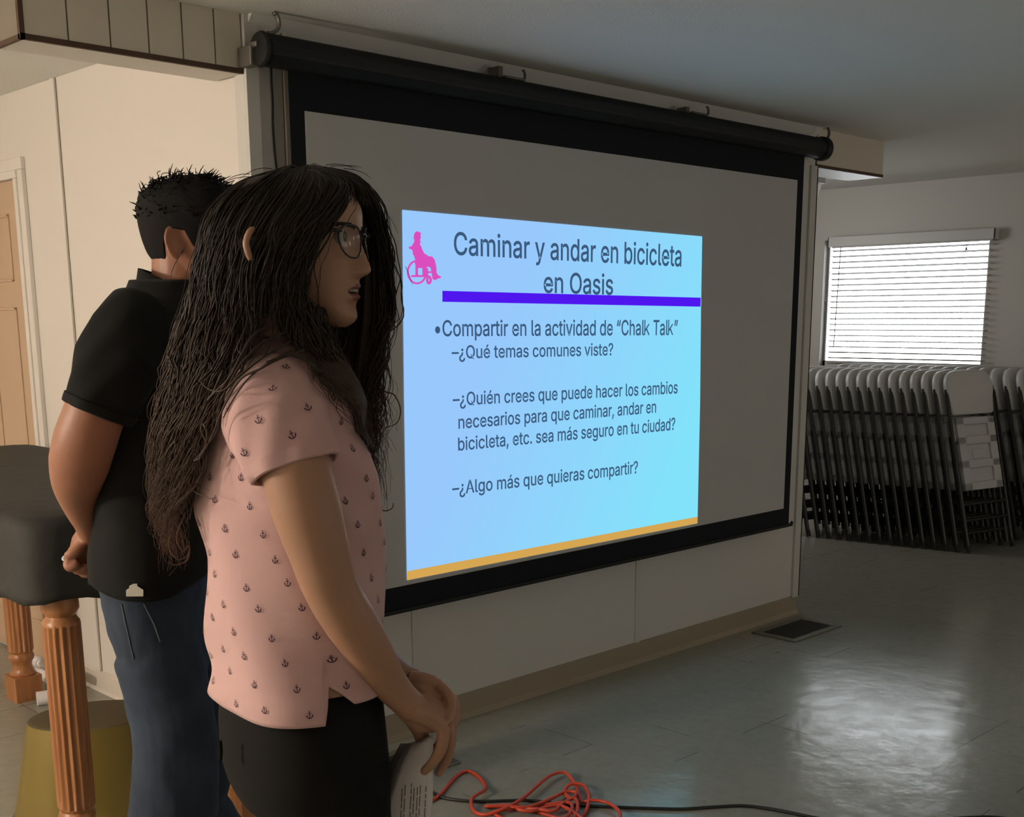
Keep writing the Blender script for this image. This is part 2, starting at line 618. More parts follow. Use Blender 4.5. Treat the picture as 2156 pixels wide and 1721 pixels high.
b = MB()
cloth(ox0, ox1, bz0 + 0.012, hz, SY, 0.0006, 0, b)
b.build('screen_border', M['cloth_black'], scr)
b = MB()
cloth(wx0, wx1, wz0, wz1, SY - 0.0012, 0.0010, 0, b)
b.build('screen_surface', M['screen'], scr)
b = MB()
b.tube([(ox0 - 0.03, SY, bz0 + 0.008), (ox1 + 0.025, SY, bz0 + 0.008)], 0.0085, 10)
b.tube([(ox1 + 0.003, SY - .004, bz0 + 0.012), (ox1 + 0.018, SY - .006, bz0 + 0.024), (ox1 + 0.03, SY - .004, bz0 + 0.016)], 0.004, 6)
b.build('bottom_bar', M['black'], scr, smooth=True, angle=40)
b = MB()
oct_ = [(math.cos(a) * 0.047, math.sin(a) * 0.047) for a in [math.pi / 8 + k * math.pi / 4 for k in range(8)]]
b.prism(oct_, (0, 1, 0), (0, 0, 1), (hx0 + 0.02, SY - 0.012, hz), (hx1 - hx0 - 0.06, 0, 0))
hous = b.build('housing', M['black'], scr, bevel=0.008)
for x0, x1, r in ((hx0, hx0 + 0.022, 0.049), (hx1 - 0.045, hx1, 0.053)):
    b = MB()
    pr = [(0, r * 0.55), (0.003, r * 0.9), (0.010, r), ((x1 - x0) - 0.008, r), ((x1 - x0) - 0.002, r * 0.9), (x1 - x0, r * 0.55)]
    rings = [[(x0 + d, SY - 0.012 + rr * math.cos(2 * math.pi * k / 20), hz + rr * math.sin(2 * math.pi * k / 20)) for k in range(20)] for d, rr in pr]
    b.rings(rings)
    e = b.build('end_cap', M['black'], scr, smooth=True, angle=40)


def hook(x, s=1.0, flip=1):
    """curved steel hook standing on the housing"""
    b = MB()
    z = hz + 0.040
    pts = [(x - .030 * flip * s, SY - .02, z + 0.004), (x - .012 * flip * s, SY - .02, z + 0.008 * s), (x + .006 * flip * s, SY - .02, z + 0.022 * s),
           (x + .010 * flip * s, SY - .02, z + 0.042 * s), (x + .003 * flip * s, SY - .02, z + 0.060 * s), (x - .006 * flip * s, SY - .02, z + .064 * s)]
    b.tube(spline(pts, 5), 0.006 * s, 8, up=(0, 1, 0), flat=1.6)
    return b.build('hook', M['bracket'], scr, smooth=True)


hook(on_y(560, 60, SY)[0] + 0.02, 0.95)
hook(on_y(1094, 172, SY)[0], 0.62)
hook(on_y(1481, 243, SY)[0], 0.62)
hook(hx1 + 0.012, 0.8)
# wall brackets
b = MB()
x = on_y(514, 92, SY + 0.03)[0]
b.box((x, SY + 0.0, hz - 0.042), (x + 0.034, WY - 0.002, hz + 0.012))
b.box((x + 0.006, SY - 0.02, hz + 0.004), (x + 0.075, SY + 0.03, hz + 0.020))
b.box((x + 0.05, SY - 0.035, hz + 0.012), (x + 0.085, SY + 0.0, hz + 0.030))
b.build('bracket', M['bracket'], scr, bevel=0.004)
for px, py in ((1046, 160), (1440, 238)):
    b = MB()
    q = on_y(px, py, SY + 0.02)
    b.box((q[0] - 0.011, SY - 0.0, hz + 0.02), (q[0] + 0.011, SY + 0.05, hz + 0.085 if px < 1200 else hz + 0.072))
    b.box((q[0] - 0.006, SY - 0.03, hz + 0.044), (q[0] + 0.09, SY - 0.012, hz + 0.052))
    b.build('bracket', M['bracket'], scr, bevel=0.003)

# ---- the projected picture, lit on the cloth
EY = SY - 0.0032


def emat(name, col, s=1.0):
    m = bpy.data.materials.new(name)
    m.use_nodes = True
    nt = m.node_tree
    nt.nodes.clear()
    o = nt.nodes.new('ShaderNodeOutputMaterial')
    e = nt.nodes.new('ShaderNodeEmission')
    e.inputs[0].default_value = (*col, 1)
    e.inputs[1].default_value = s
    nt.links.new(e.outputs[0], o.inputs[0])
    return m, nt, e


def lin(r, g, b):
    return tuple(((c / 255 + 0.055) / 1.055) ** 2.4 if c > 10 else c / 255 / 12.92 for c in (r, g, b))


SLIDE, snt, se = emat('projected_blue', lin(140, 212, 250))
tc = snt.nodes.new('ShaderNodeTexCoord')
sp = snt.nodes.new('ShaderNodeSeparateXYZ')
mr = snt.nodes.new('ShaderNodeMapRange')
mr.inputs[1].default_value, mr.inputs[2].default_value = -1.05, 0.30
cr = snt.nodes.new('ShaderNodeValToRGB')  # hue shift of the viewing angle painted into the slide, periwinkle to cyan
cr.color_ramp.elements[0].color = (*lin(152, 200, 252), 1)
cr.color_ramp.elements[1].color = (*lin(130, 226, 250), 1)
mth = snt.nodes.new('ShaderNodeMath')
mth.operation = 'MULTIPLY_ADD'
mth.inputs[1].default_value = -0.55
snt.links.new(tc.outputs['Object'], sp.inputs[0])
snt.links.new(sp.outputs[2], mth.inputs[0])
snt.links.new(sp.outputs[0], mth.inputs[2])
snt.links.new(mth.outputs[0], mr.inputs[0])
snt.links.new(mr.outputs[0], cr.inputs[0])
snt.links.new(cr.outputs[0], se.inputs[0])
INK = emat('projected_ink', lin(58, 88, 122))[0]
PURPLE = emat('projected_purple', lin(80, 22, 238))[0]
GOLD = emat('projected_gold', lin(214, 166, 82))[0]
PINK = emat('projected_pink', lin(218, 78, 188))[0]


def pxpoly(pts, dy=0.0):
    return [tuple(on_y(x, y, EY - dy)) for x, y in pts]


def flat(pts, mi, b, dy=0.0, th=0.0004):
    v = pxpoly(pts, dy)
    n = len(v)
    v2 = [(p[0], p[1] + th, p[2]) for p in v]
    b.add(v + v2, [tuple(range(n)), tuple(range(2 * n - 1, n - 1, -1))] + [(i, (i + 1) % n, n + (i + 1) % n, n + i) for i in range(n)], mi)


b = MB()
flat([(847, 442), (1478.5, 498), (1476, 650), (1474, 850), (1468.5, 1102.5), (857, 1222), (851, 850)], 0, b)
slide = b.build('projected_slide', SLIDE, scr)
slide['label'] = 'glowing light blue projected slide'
b = MB()
flat([(931.6, 612.5), (1475.5, 627), (1474.8, 646), (931.6, 635.7)], 0, b, 0.0006)
b.build('rule', PURPLE, slide)['label'] = 'bright purple bar under the slide title'
b = MB()
flat([(857.4, 1203.4), (1468.8, 1088.4), (1468.5, 1102.5), (857, 1222.4)], 0, b, 0.0006)
b.build('footer_band', GOLD, slide)['label'] = 'golden band along the foot of the slide'


def Z4(pts):
    return [(830 + x / 3.267, 430 + y / 3.267) for x, y in pts]


def ring4(cx, cy, rx, ry, wd, b, dy):
    n = 26
    for k in range(n):
        a0, a1 = 2 * math.pi * k / n, 2 * math.pi * (k + 1) / n
        flat(Z4([(cx + rx * math.cos(a0), cy + ry * math.sin(a0)), (cx + rx * math.cos(a1), cy + ry * math.sin(a1)),
                 (cx + (rx - wd) * math.cos(a1), cy + (ry - wd) * math.sin(a1)), (cx + (rx - wd) * math.cos(a0), cy + (ry - wd) * math.sin(a0))]), 0, b, dy)


b = MB()
flat(Z4([(136, 262), (139, 246), (133, 232), (137, 208), (146, 192), (157, 186), (170, 190), (176, 197), (186, 194), (183, 206), (181, 216), (184, 230), (178, 244), (182, 262), (176, 275),
         (186, 292), (196, 318), (206, 338), (226, 350), (238, 362), (228, 396), (206, 412), (180, 412), (140, 405), (145, 385), (136, 355), (128, 342), (126, 316), (103, 306), (100, 293), (120, 290)]), 0, b, 0.0006)
flat(Z4([(140, 392), (205, 362), (235, 358), (262, 361), (278, 382), (286, 412), (291, 440), (291, 470), (303, 490), (322, 498), (322, 507), (300, 513), (280, 524), (263, 514), (258, 470), (250, 438), (236, 430), (214, 440), (150, 440)]), 0, b, 0.0010)
flat(Z4([(146, 405), (164, 405), (164, 492), (146, 492)]), 0, b, 0.0012)
flat(Z4([(118, 488), (218, 488), (218, 502), (118, 502)]), 0, b, 0.0014)
flat(Z4([(192, 420), (212, 420), (214, 500), (196, 500)]), 0, b, 0.0016)
flat(Z4([(218, 440), (232, 440), (236, 520), (222, 520)]), 0, b, 0.0016)
flat(Z4([(222, 462), (262, 462), (262, 474), (222, 474)]), 0, b, 0.0018)
ring4(157, 468, 70, 84, 13, b, 0.0008)
ring4(239, 522, 20, 31, 17, b, 0.0020)
b.build('wheelchair_figure', PINK, slide)['label'] = 'pink silhouette of a person in a wheelchair'


try:
    SANS = bpy.data.fonts.load(bpy.utils.system_resource('DATAFILES', path='fonts') + '/Inter.woff2')
    SANS2 = bpy.data.fonts.load(bpy.utils.system_resource('DATAFILES', path='fonts') + '/Noto Sans CJK Regular.woff2')
except Exception:
    SANS = SANS2 = None


def font_cap():
    cu = bpy.data.curves.new('cap', 'FONT')
    cu.body = 'H'
    if SANS:
        cu.font = SANS
    o = bpy.data.objects.new('cap', cu)
    COL.objects.link(o)
    bpy.context.view_layer.update()
    h = max(c_[1] for c_ in o.bound_box)
    bpy.data.objects.remove(o)
    return h


CAP_H = font_cap()


def text_width(body):
    cu = bpy.data.curves.new('width', 'FONT')
    cu.body = body
    if SANS:
        cu.font = SANS
    o = bpy.data.objects.new('width', cu)
    COL.objects.link(o)
    bpy.context.view_layer.update()
    w = max(c_[0] for c_ in o.bound_box)
    bpy.data.objects.remove(o)
    return w


def text_line(body, p0, p1, capl, capr=None, name='text_line', dy=0.001):
    """text whose baseline runs between two picture points on the screen plane"""
    cu = bpy.data.curves.new(name, 'FONT')
    cu.body = body
    if SANS:
        cu.font = SANS
    cu.resolution_u = 3
    cu.offset = 0.009
    o = bpy.data.objects.new(name, cu)
    COL.objects.link(o)
    bpy.context.view_layer.update()
    me0 = bpy.data.meshes.new_from_object(o.evaluated_get(bpy.context.evaluated_depsgraph_get()))
    bpy.data.objects.remove(o)
    v = np.array([q.co[:] for q in me0.vertices])
    faces = [tuple(q.vertices) for q in me0.polygons]
    for i_, ch_ in enumerate(body):        # k: drawn as a stem and two strokes in place of the font's overlapping outlines
        if ch_ != 'k':
            continue
        ka, kb = text_width(body[:i_] + '|'), text_width(body[:i_] + 'k|')
        bar = text_width('||') - text_width('|')
        ka, kb = ka - bar * .75, kb - bar * .75
        keep = [f_ for f_ in faces if not (ka - .01 < np.mean([v[q][0] for q in f_]) < kb + .01)]
        w_ = kb - ka
        st, H_ = .135 * CAP_H, CAP_H
        ka, kb = ka + .05 * H_, kb - .0 * H_
        polys = [[(ka, 0), (ka + st, 0), (ka + st, H_ * 1.03), (ka, H_ * 1.03)],
                 [(ka + st * .9, .22 * H_), (ka + st * .9, .40 * H_), (kb - .17 * H_, .75 * H_), (kb - .01 * H_, .75 * H_)],
                 [(ka + .24 * H_, .37 * H_), (ka + .34 * H_, .47 * H_), (kb + .01 * H_, 0), (kb - .155 * H_, 0)]]
        n0 = len(v)
        for pl_ in polys:
            v = np.vstack([v, [(x_, y_, 0) for x_, y_ in pl_]])
            keep.append(tuple(range(len(v) - 4, len(v))))
        faces = keep
    used = sorted({q for f_ in faces for q in f_})
    x0, x1 = v[used, 0].min(), v[used, 0].max()
    A, B = on_y(*p0, EY - dy), on_y(*p1, EY - dy)
    capr = capr or capl
    hA = on_y(p0[0], p0[1] - capl, EY)[2] - on_y(*p0, EY)[2]
    hB = on_y(p1[0], p1[1] - capr, EY)[2] - on_y(*p1, EY)[2]
    out = []
    for q in v:
        t = (q[0] - x0) / (x1 - x0)
        P = A * (1 - t) + B * t
        out.append((P[0], P[1], P[2] + q[1] / CAP_H * (hA * (1 - t) + hB * t)))
    idx = {q: i_ for i_, q in enumerate(used)}
    b = MB().add([out[q] for q in used], [tuple(idx[q] for q in f_) for f_ in faces])
    return b.build(name, INK, slide, fix=False)


text_line('Caminar y andar en bicicleta', (956, 536), (1434.5, 561), 47, 44)
text_line('en Oasis', (1144.7, 616), (1290.7, 620.5), 43, 42)
text_line('\u2022Compartir en la actividad de \u201cChalk Talk\u201d', (916.3, 708), (1426.9, 705.5), 33, 31)
text_line('\u2013\u00bfQu\u00e9 temas comunes viste?', (951.2, 755.3), (1290.8, 748.2), 27, 25)
text_line('\u2013\u00bfQui\u00e9n crees que puede hacer los cambios', (953.4, 854.6), (1426.6, 828.2), 27, 25)
text_line('necesarios para que caminar, andar en', (965.4, 903), (1381.2, 869), 27, 25)
text_line('bicicleta, etc. sea m\u00e1s seguro en tu ciudad?', (964.7, 949.2), (1421.3, 905), 27, 25)
text_line('\u2013\u00bfAlgo m\u00e1s que quieras compartir?', (952.3, 1042.4), (1342.9, 996.5), 27, 25)

# black cord hanging beside the screen
b = MB()
pts = [on_y(x, y, WY - 0.006) for x, y in ((571, 140), (572, 170), (574.5, 215), (575, 260), (578, 310), (582, 350), (590, 420), (600, 560))]
pts = [p + np.array([0, 0.0, 0]) for p in pts]
b.tube(spline(pts, 4), 0.0032, 6)
tag(b.build('cord', M['blackcord'], smooth=True), 'thin black cord hanging down the wall behind the heads beside the screen', 'cord')

# ================================================================== window blind
WA, WB = 3.74, 5.03
bl = thing('window_blind', (WX - 0.04, (WA + WB) / 2, 1.06), 'white horizontal blind over the glaring window', 'window blind')
b = MB()
b.box((WX - 0.075, WA - 0.01, 1.975), (WX - 0.065, WB + 0.01, 2.048))
b.box((WX - 0.075, WA - 0.01, 1.975), (WX - 0.002, WA, 2.048)).box((WX - 0.075, WB, 1.975), (WX - 0.002, WB + 0.01, 2.048))
b.build('valance', M['white_plastic'], bl, bevel=0.002)
b = MB().box((WX - 0.06, WA + 0.02, 1.965), (WX - 0.02, WB - 0.02, 2.01))
b.build('headrail', M['white_plastic'], bl)
b = MB()
ns = 21
zt, zb = 1.945, 1.095
for k in range(ns):
    z = zt + (zb - zt) * k / (ns - 1)
    prof = []
    for q in range(5):
        s = (q - 2) / 2 * 0.0235
        a = math.radians(14)
        prof.append((s * math.cos(a), -s * math.sin(a) + 0.0035 * (1 - (s / 0.0235) ** 2)))
    poly = prof + [(p[0], p[1] - 0.0014) for p in reversed(prof)]
    b.prism(poly, (1, 0, 0), (0, 0, 1), (WX - 0.04, WA + 0.012, z), (0, WB - WA - 0.024, 0))
b.build('slats', M['blind'], bl, smooth=True, angle=35)
MB().box((WX - 0.062, WA + 0.012, 1.058), (WX - 0.018, WB - 0.012, 1.074)).build('bottom_rail', M['blind'], bl, bevel=0.002)
b = MB()
b.tube([(WX - 0.072, WB - 0.105, 1.965), (WX - 0.073, WB - 0.085, 1.22)], 0.004, 8)
b.build('tilt_wand', M['bracket'], bl)
b = MB()
b.tube([(WX - 0.071, WA + 0.19, 1.965), (WX - 0.071, WA + 0.19, 1.93)], 0.0012, 5)
b.lathe([(0, 0.007), (0.010, 0.008), (0.026, 0.003)], (WX - 0.071, WA + 0.19, 1.905), 8)
b.build('cord_tassel', M['bracket'], bl)
b = MB()
b.tube([(WX - 0.071, WB + 0.004, 1.97), (WX - 0.071, WB + 0.010, 1.60)], 0.0012, 5)
b.lathe([(0, 0.006), (0.03, 0.006), (0.036, 0.003)], (WX - 0.071, WB + 0.010, 1.565), 8)
b.build('pull_cord', M['blind'], bl)
b = MB()
for y in (WA + 0.2, (WA + WB) / 2, WB - 0.2):
    b.tube([(WX - 0.0655, y, 1.97), (WX - 0.0655, y, 1.07)], 0.0011, 4)
b.build('ladder_cords', M['blind'], bl)

# fluorescent fitting on the far ceiling, mostly behind the partition corner
q = on_z(1738, 398, 2.345)
lf = thing('ceiling_light', (7.0, 4.75, 2.26), 'white ceiling light fitting peeking out behind the far end of the screen wall', 'ceiling light')
b = MB()
b.box((6.35, 4.42, 2.315), (7.24, 4.70, 2.36))
b.build('base_plate', M['lampwhite'], lf, bevel=0.003)
b = MB()
b.prism([(0, 0), (0.26, 0), (0.23, -0.075), (0.03, -0.075)], (0, 1, 0), (0, 0, 1), (6.37, 4.43, 2.316), (0.85, 0, 0))
b.build('diffuser', M['lampwhite'], lf, bevel=0.006)

# ================================================================== folding chairs
def make_chair():
    t = thing('folding_chair', (0, 0, 0), 'chair', 'chair')
    # backrest: rounded moulded shell, front face towards -y
    w2 = 0.222
    front, n = [], 22
    outline = []
    zt, zs, zb_ = 1.150, 1.00, 0.865
    outline.append((-0.185, zb_))
    outline.append((0.185, zb_))
    outline.append((0.198, zb_ + 0.012))
    outline.append((w2 - 0.012, zs - 0.02))
    for k in range(n + 1):
        a = math.pi * k / n
        ca, sa = math.cos(a), math.sin(a)
        outline.append((w2 * math.copysign(abs(ca) ** 0.42, ca), zs + 0.015 + (zt - zs - 0.015) * abs(sa) ** 0.75))
    outline.append((-(w2 - 0.012), zs - 0.02))
    outline.append((-0.198, zb_ + 0.012))
    b = MB()
    layers = []
    for yy, sc_ in ((-0.020, 0.955), (-0.016, 0.985), (-0.006, 1.0), (0.008, 1.0), (0.015, 0.985), (0.018, 0.955)):
        ring = []
        for (x, z) in outline:
            zc = 1.0
            bow = 0.012 * (1 - (x / w2) ** 2)
            ring.append((x * sc_, yy + bow * (1 if yy < 0 else 0.6), zc + (z - zc) * sc_))
        layers.append(ring)
    b.rings(layers)
    b.build('backrest', M['white_plastic'], t, smooth=True, angle=50, local=True)
    # seat folded flat: underside with three pockets
    b = MB()
    sx0, sx1 = -0.185, 0.185

    def bar(x0, x1, z0, z1, y0=-0.020, y1=0.014):
        b.box((x0, y0, z0), (x1, y1, z1))
    so = [(-0.172, 0.385), (0.172, 0.385), (0.182, 0.40), (0.182, 0.70), (0.205, 0.71), (0.205, 0.82), (0.185, 0.845), (-0.185, 0.845), (-0.205, 0.82), (-0.205, 0.71), (-0.182, 0.70), (-0.182, 0.40)]
    b.prism(so, (1, 0, 0), (0, 0, 1), (0, 0.002, 0), (0, 0.016, 0))
    for (z0, z1) in ((0.385, 0.435), (0.525, 0.575), (0.675, 0.725), (0.80, 0.845)):
        bar(-0.182, 0.182, z0, z1)
    bar(-0.182, -0.115, 0.385, 0.845)
    bar(0.115, 0.182, 0.385, 0.845)
    for (z0, z1) in ((0.435, 0.525), (0.575, 0.675), (0.725, 0.80)):   # pocket floors
        b.box((-0.116, -0.004, z0 - .001), (0.116, 0.004, z1 + .001))
    bar(-0.055, 0.055, 0.585, 0.645, -0.009, 0)
    b.build('seat', M['white_plastic2'], t, local=True, bevel=0.004)
    for s in (-1, 1):
        b = MB()
        b.tube([(s * 0.215, 0, 0.012), (s * 0.213, 0, 1.03)], 0.012, 8)
        lg = b.build('leg', M['tube'], t, smooth=True, angle=40, local=True)
        b = MB()
        b.tube([(s * 0.215, 0, 0), (s * 0.215, 0, 0.045)], 0.0145, 8)
        b.build('foot_cap', M['rubber'], lg, smooth=True, angle=40, local=True)
    for s in (-1, 1):
        b = MB()
        b.tube([(s * 0.194, 0.0255, 0.03), (s * 0.194, 0.0255, 0.735)], 0.0105, 10, up=(0, 1, 0), flat=1.45)
        b.build('leg', M['tube'], t, smooth=True, angle=40, local=True)
    for z, y in ((0.20, 0.0), (0.30, 0.0), (0.12, 0.026)):
        b = MB()
        b.tube([(-0.212 if y == 0 else -0.19, y, z), (0.212 if y == 0 else 0.19, y, z)], 0.009, 8)
        b.build('crossbar', M['tube'], t, smooth=True, angle=40, local=True)
    return t


ORD = ['frontmost', 'second', 'third', 'fourth', 'fifth', 'sixth', 'seventh', 'eighth', 'ninth', 'tenth', 'eleventh', 'twelfth', 'thirteenth',
       'fourteenth', 'fifteenth', 'sixteenth', 'seventeenth', 'eighteenth', 'nineteenth']
proto = make_chair()


def copy_tree(o, parent=None):
    c_ = o.copy()
    COL.objects.link(c_)
    c_.parent = parent
    for ch in list(o.children):
        copy_tree(ch, c_)
    return c_


def place_row(near, d, step, n, yaw, tilt, label, group, first=None, skip=0):
    w = np.array([math.cos(yaw), math.sin(yaw), 0])
    for i in range(n):
        o = first if (i == 0 and first is not None) else copy_tree(proto)
        P = np.array([near[0], near[1], 0]) + np.array([d[0], d[1], 0]) * step * i + w * 0.215
        jit = random.Random(i * 7 + int(n)).uniform(-0.003, 0.003)
        o.location = (P[0], P[1], 0.004)
        o.rotation_euler = (-tilt, 0, yaw + jit)
        o['label'] = label(i)
        o['group'] = group


place_row((7.092, 3.19), (-.186, .982), 0.0695, 19, math.radians(-13), math.radians(14.5),
          lambda i: ('white folding chair at the near end of the front row with its seat underside showing' if i == 0 else
                     'white folding chair in the front row, %s from its near end' % ORD[i]),
          'folded chairs in the front row', first=proto)
place_row((7.75, 2.905), (-.06, .998), 0.086, 17, math.radians(-7), math.radians(14.5),
          lambda i: ('white folding chair at the near end of the back row under the window' if i == 0 else
                     'white folding chair in the back row under the window, %s from its near end' % ORD[i]),
          'folded chairs in the back row')

# ================================================================== floor vents
def vent(x0, x1, y0, y1, label):
    t = thing('floor_vent', ((x0 + x1) / 2, (y0 + y1) / 2, 0), label, 'floor vent', 'floor vents')
    b = MB()
    r = 0.034
    for a, c_ in (((x0, y0), (x1, y0 + r)), ((x0, y1 - r), (x1, y1)), ((x0, y0 + r), (x0 + r, y1 - r)), ((x1 - r, y0 + r), (x1, y1 - r))):
        b.box((a[0], a[1], 0), (c_[0], c_[1], 0.007))
    b.build('frame', M['vent'], t, bevel=0.003)
    b = MB()
    b.box((x0 + r, y0 + r, 0.0005), (x1 - r, y1 - r, 0.0015))
    n = 16
    for k in range(n):
        y = y0 + r + (y1 - y0 - 2 * r) * (k + 0.5) / n
        b.box((x0 + r, y - 0.0025, 0.001), (x1 - r, y + 0.0025, 0.0055))
    for k in (1, 2, 3):
        x = x0 + r + (x1 - x0 - 2 * r) * k / 4
        b.box((x - .003, y0 + r, 0.001), (x + .003, y1 - r, 0.006))
    b.build('grille', M['ventdark'], t)


vent(4.545, 4.95, 2.819, 3.058, 'dark metal floor vent by the far end of the screen wall')
vent(2.06, 2.480, 2.789, 3.03, 'dark metal floor vent partly hidden behind the held papers')

# ================================================================== cords on the floor
def gcord(pts, r, lift=None):
    out = []
    for i, (x, y) in enumerate(pts):
        q = on_z(x, y, r)
        out.append((q[0], q[1], r + (lift[i] if lift else 0)))
    return out


L = 0.012
op = [(840, 1720), (880, 1698), (920, 1680), (960, 1626 + 10), (985, 1624), (1008, 1636), (1022, 1655), (1020, 1672), (1002, 1683), (992, 1694), (998, 1708), (1020, 1716),
      (1060, 1712), (1100, 1690), (1140, 1655), (1165, 1638), (1190, 1635), (1208, 1646), (1216, 1662), (1214, 1680), (1204, 1690), (1192, 1682), (1188, 1668), (1200, 1660), (1225, 1660),
      (1238, 1676), (1240, 1695), (1228, 1718), (1200, 1724), (1170, 1722), (1100, 1700), (1060, 1696), (1030, 1700), (1024, 1706), (1060, 1706), (1110, 1708), (1160, 1690), (1190, 1676), (1215, 1678), (1226, 1690),
      (1240, 1694), (1265, 1695), (1288, 1703), (1305, 1721), (1296, 1745), (1240, 1740), (1180, 1705), (1120, 1716), (1090, 1712), (1120, 1700), (1195, 1698), (1202, 1718), (1170, 1738), (1080, 1730), (1040, 1712), (1075, 1704), (1130, 1712), (1165, 1716), (1185, 1700), (1210, 1690), (1216, 1715), (1200, 1745)]
lift = [0] * len(op)
for i in (7, 8, 9, 12, 13, 14, 15, 16, 19, 20, 21, 23, 24, 25, 26, 33, 34, 35, 36, 37, 38, 40, 41, 42, 43, 44, 45, 46, 47, 48, 50, 51, 52, 56, 57, 58, 59, 60, 61, 62):
    if i < len(op):
        lift[i] = L
b = MB()
b.tube(spline(gcord(op, 0.0055, lift), 5), 0.0055, 8)
tag(b.build('extension_cord', M['orange'], smooth=True), 'tangled orange extension cord heaped on the tile floor', 'cord')
b = MB()
bp_ = [(860, 1640), (910, 1670), (930, 1679), (960, 1685), (1010, 1688), (1080, 1686), (1130, 1687), (1180, 1694), (1270, 1699), (1380, 1703), (1440, 1704), (1500, 1700), (1560, 1697), (1610, 1702), (1660, 1711), (1730, 1725), (1800, 1735), (1900, 1735), (1990, 1726), (2040, 1722), (2100, 1722), (2200, 1735)]
b.tube(spline(gcord(bp_, 0.0052), 4), 0.0052, 8)
tag(b.build('power_cord', M['blackcord'], smooth=True), 'black power cord running along the tile floor under the orange cord', 'cord')

# ================================================================== covered table
TX0, TX1, TY0, TY1 = 1.14, 1.93, 2.86, 4.72
TT = 0.975
tb = thing('table', ((TX0 + TX1) / 2, (TY0 + TY1) / 2, 0), 'wooden table with fluted turned legs, hidden under a black cover', 'table')
MB().box((TX0 + .03, TY0 + .03, 0.755), (TX1 - .03, TY1 - .03, 0.90)).build('tabletop', M['wood'], tb, bevel=0.01)
LEGP = [(0, 0.050), (0.002, 0.052), (0.10, 0.052), (0.103, 0.046), (0.108, 0.040), (0.15, 0.036), (0.165, 0.046), (0.178, 0.049), (0.190, 0.044), (0.196, 0.047)]
for (lx, ly) in ((1.228, 2.90 + .01), (1.74, 2.90 + .01), (1.228, 4.52), (1.74, 4.52)):
    b = MB()
    b.box((lx - .052, ly - .052, 0), (lx + .052, ly + .052, 0.098))
    prof = [(0.098, 0.046), (0.103, 0.048), (0.112, 0.040), (0.135, 0.036), (0.15, 0.038), (0.160, 0.045), (0.170, 0.0475), (0.180, 0.045), (0.186, 0.041), (0.192, 0.0445)]
    prof += [(0.196, 0.046)] + [(0.197 + 0.488 * k / 10, 0.0475) for k in range(11)] + [(0.690, 0.0475), (0.698, 0.046), (0.706, 0.040), (0.713, 0.0365), (0.720, 0.040), (0.730, 0.047), (0.745, 0.047), (0.76, 0.045)]
    b.lathe(prof, (lx, ly, 0), 112, 0, flute=(0.1969, 0.687, 16, 0.0055))
    b.build('leg', M['wood'], tb, smooth=True, angle=45)
# cover: draped shell with a sagging hem
b = MB()
nu = 96


def rrect(x0, x1, y0, y1, r, k, n):
    per = []
    for cx_, cy_, a0 in ((x1 - r, y0 + r, -90), (x1 - r, y1 - r, 0), (x0 + r, y1 - r, 90), (x0 + r, y0 + r, 180)):
        for q in range(6):
            a = math.radians(a0 + 90 * q / 5)
            per.append(np.array([cx_ + r * math.cos(a), cy_ + r * math.sin(a)]))
    per.append(per[0])
    ds = [0]
    for i in range(1, len(per)):
        ds.append(ds[-1] + np.linalg.norm(per[i] - per[i - 1]))
    s = ds[-1] * k / n
    for i in range(1, len(per)):
        if s <= ds[i]:
            t = (s - ds[i - 1]) / max(ds[i] - ds[i - 1], 1e-9)
            return per[i - 1] * (1 - t) + per[i] * t
    return per[-1]


rings = []
cxm, cym = (TX0 + TX1) / 2, (TY0 + TY1) / 2
for j, (z, ex, ins) in enumerate([(TT, 0, 0.30), (TT, 0, 0.12), (TT - .003, 0, 0.03), (TT - .012, 0, 0.008), (TT - .035, 0.002, 0), (TT - .10, 0.004, 0), (TT - .15, 0.006, 0), (TT - .20, 0.008, 0), (0.758, 0.010, 0)]):
    ring = []
    for k in range(nu):
        q = rrect(TX0 + ins - ex, TX1 - ins + ex, TY0 + ins - ex, TY1 - ins + ex, 0.06, k, nu)
        wv = 0.004 * math.sin(k * 1.7) * (j / 8)
        zz = z
        if j == 8:
            zz = 0.752 + 0.010 * math.sin(k * 0.55) - 0.006 * math.cos(k * 1.3)
        d = q - np.array([cxm, cym])
        d /= np.linalg.norm(d)
        ring.append((q[0] + d[0] * wv, q[1] + d[1] * wv, zz))
    rings.append(ring)
b.rings(rings, 0, cap=False)
b.f.append(tuple(range(nu)))
b.m.append(0)
o = b.build('table_cover', M['cover'], smooth=True, angle=60)
sm = o.modifiers.new('thick', 'SOLIDIFY')
sm.thickness = 0.003
tag(o, 'black fitted cover draped over the table with turned legs', 'table cover')

# gold bucket under the table, open end down
bc = (1.465, 3.30, 0)
BKD = np.array([.405, .914, 0])


def squash(m, k=0.74):
    c_ = np.array(bc)
    m.v = [tuple(np.array(p) - BKD * ((np.array(p) - c_) @ BKD) * (1 - k)) for p in m.v]
    return m


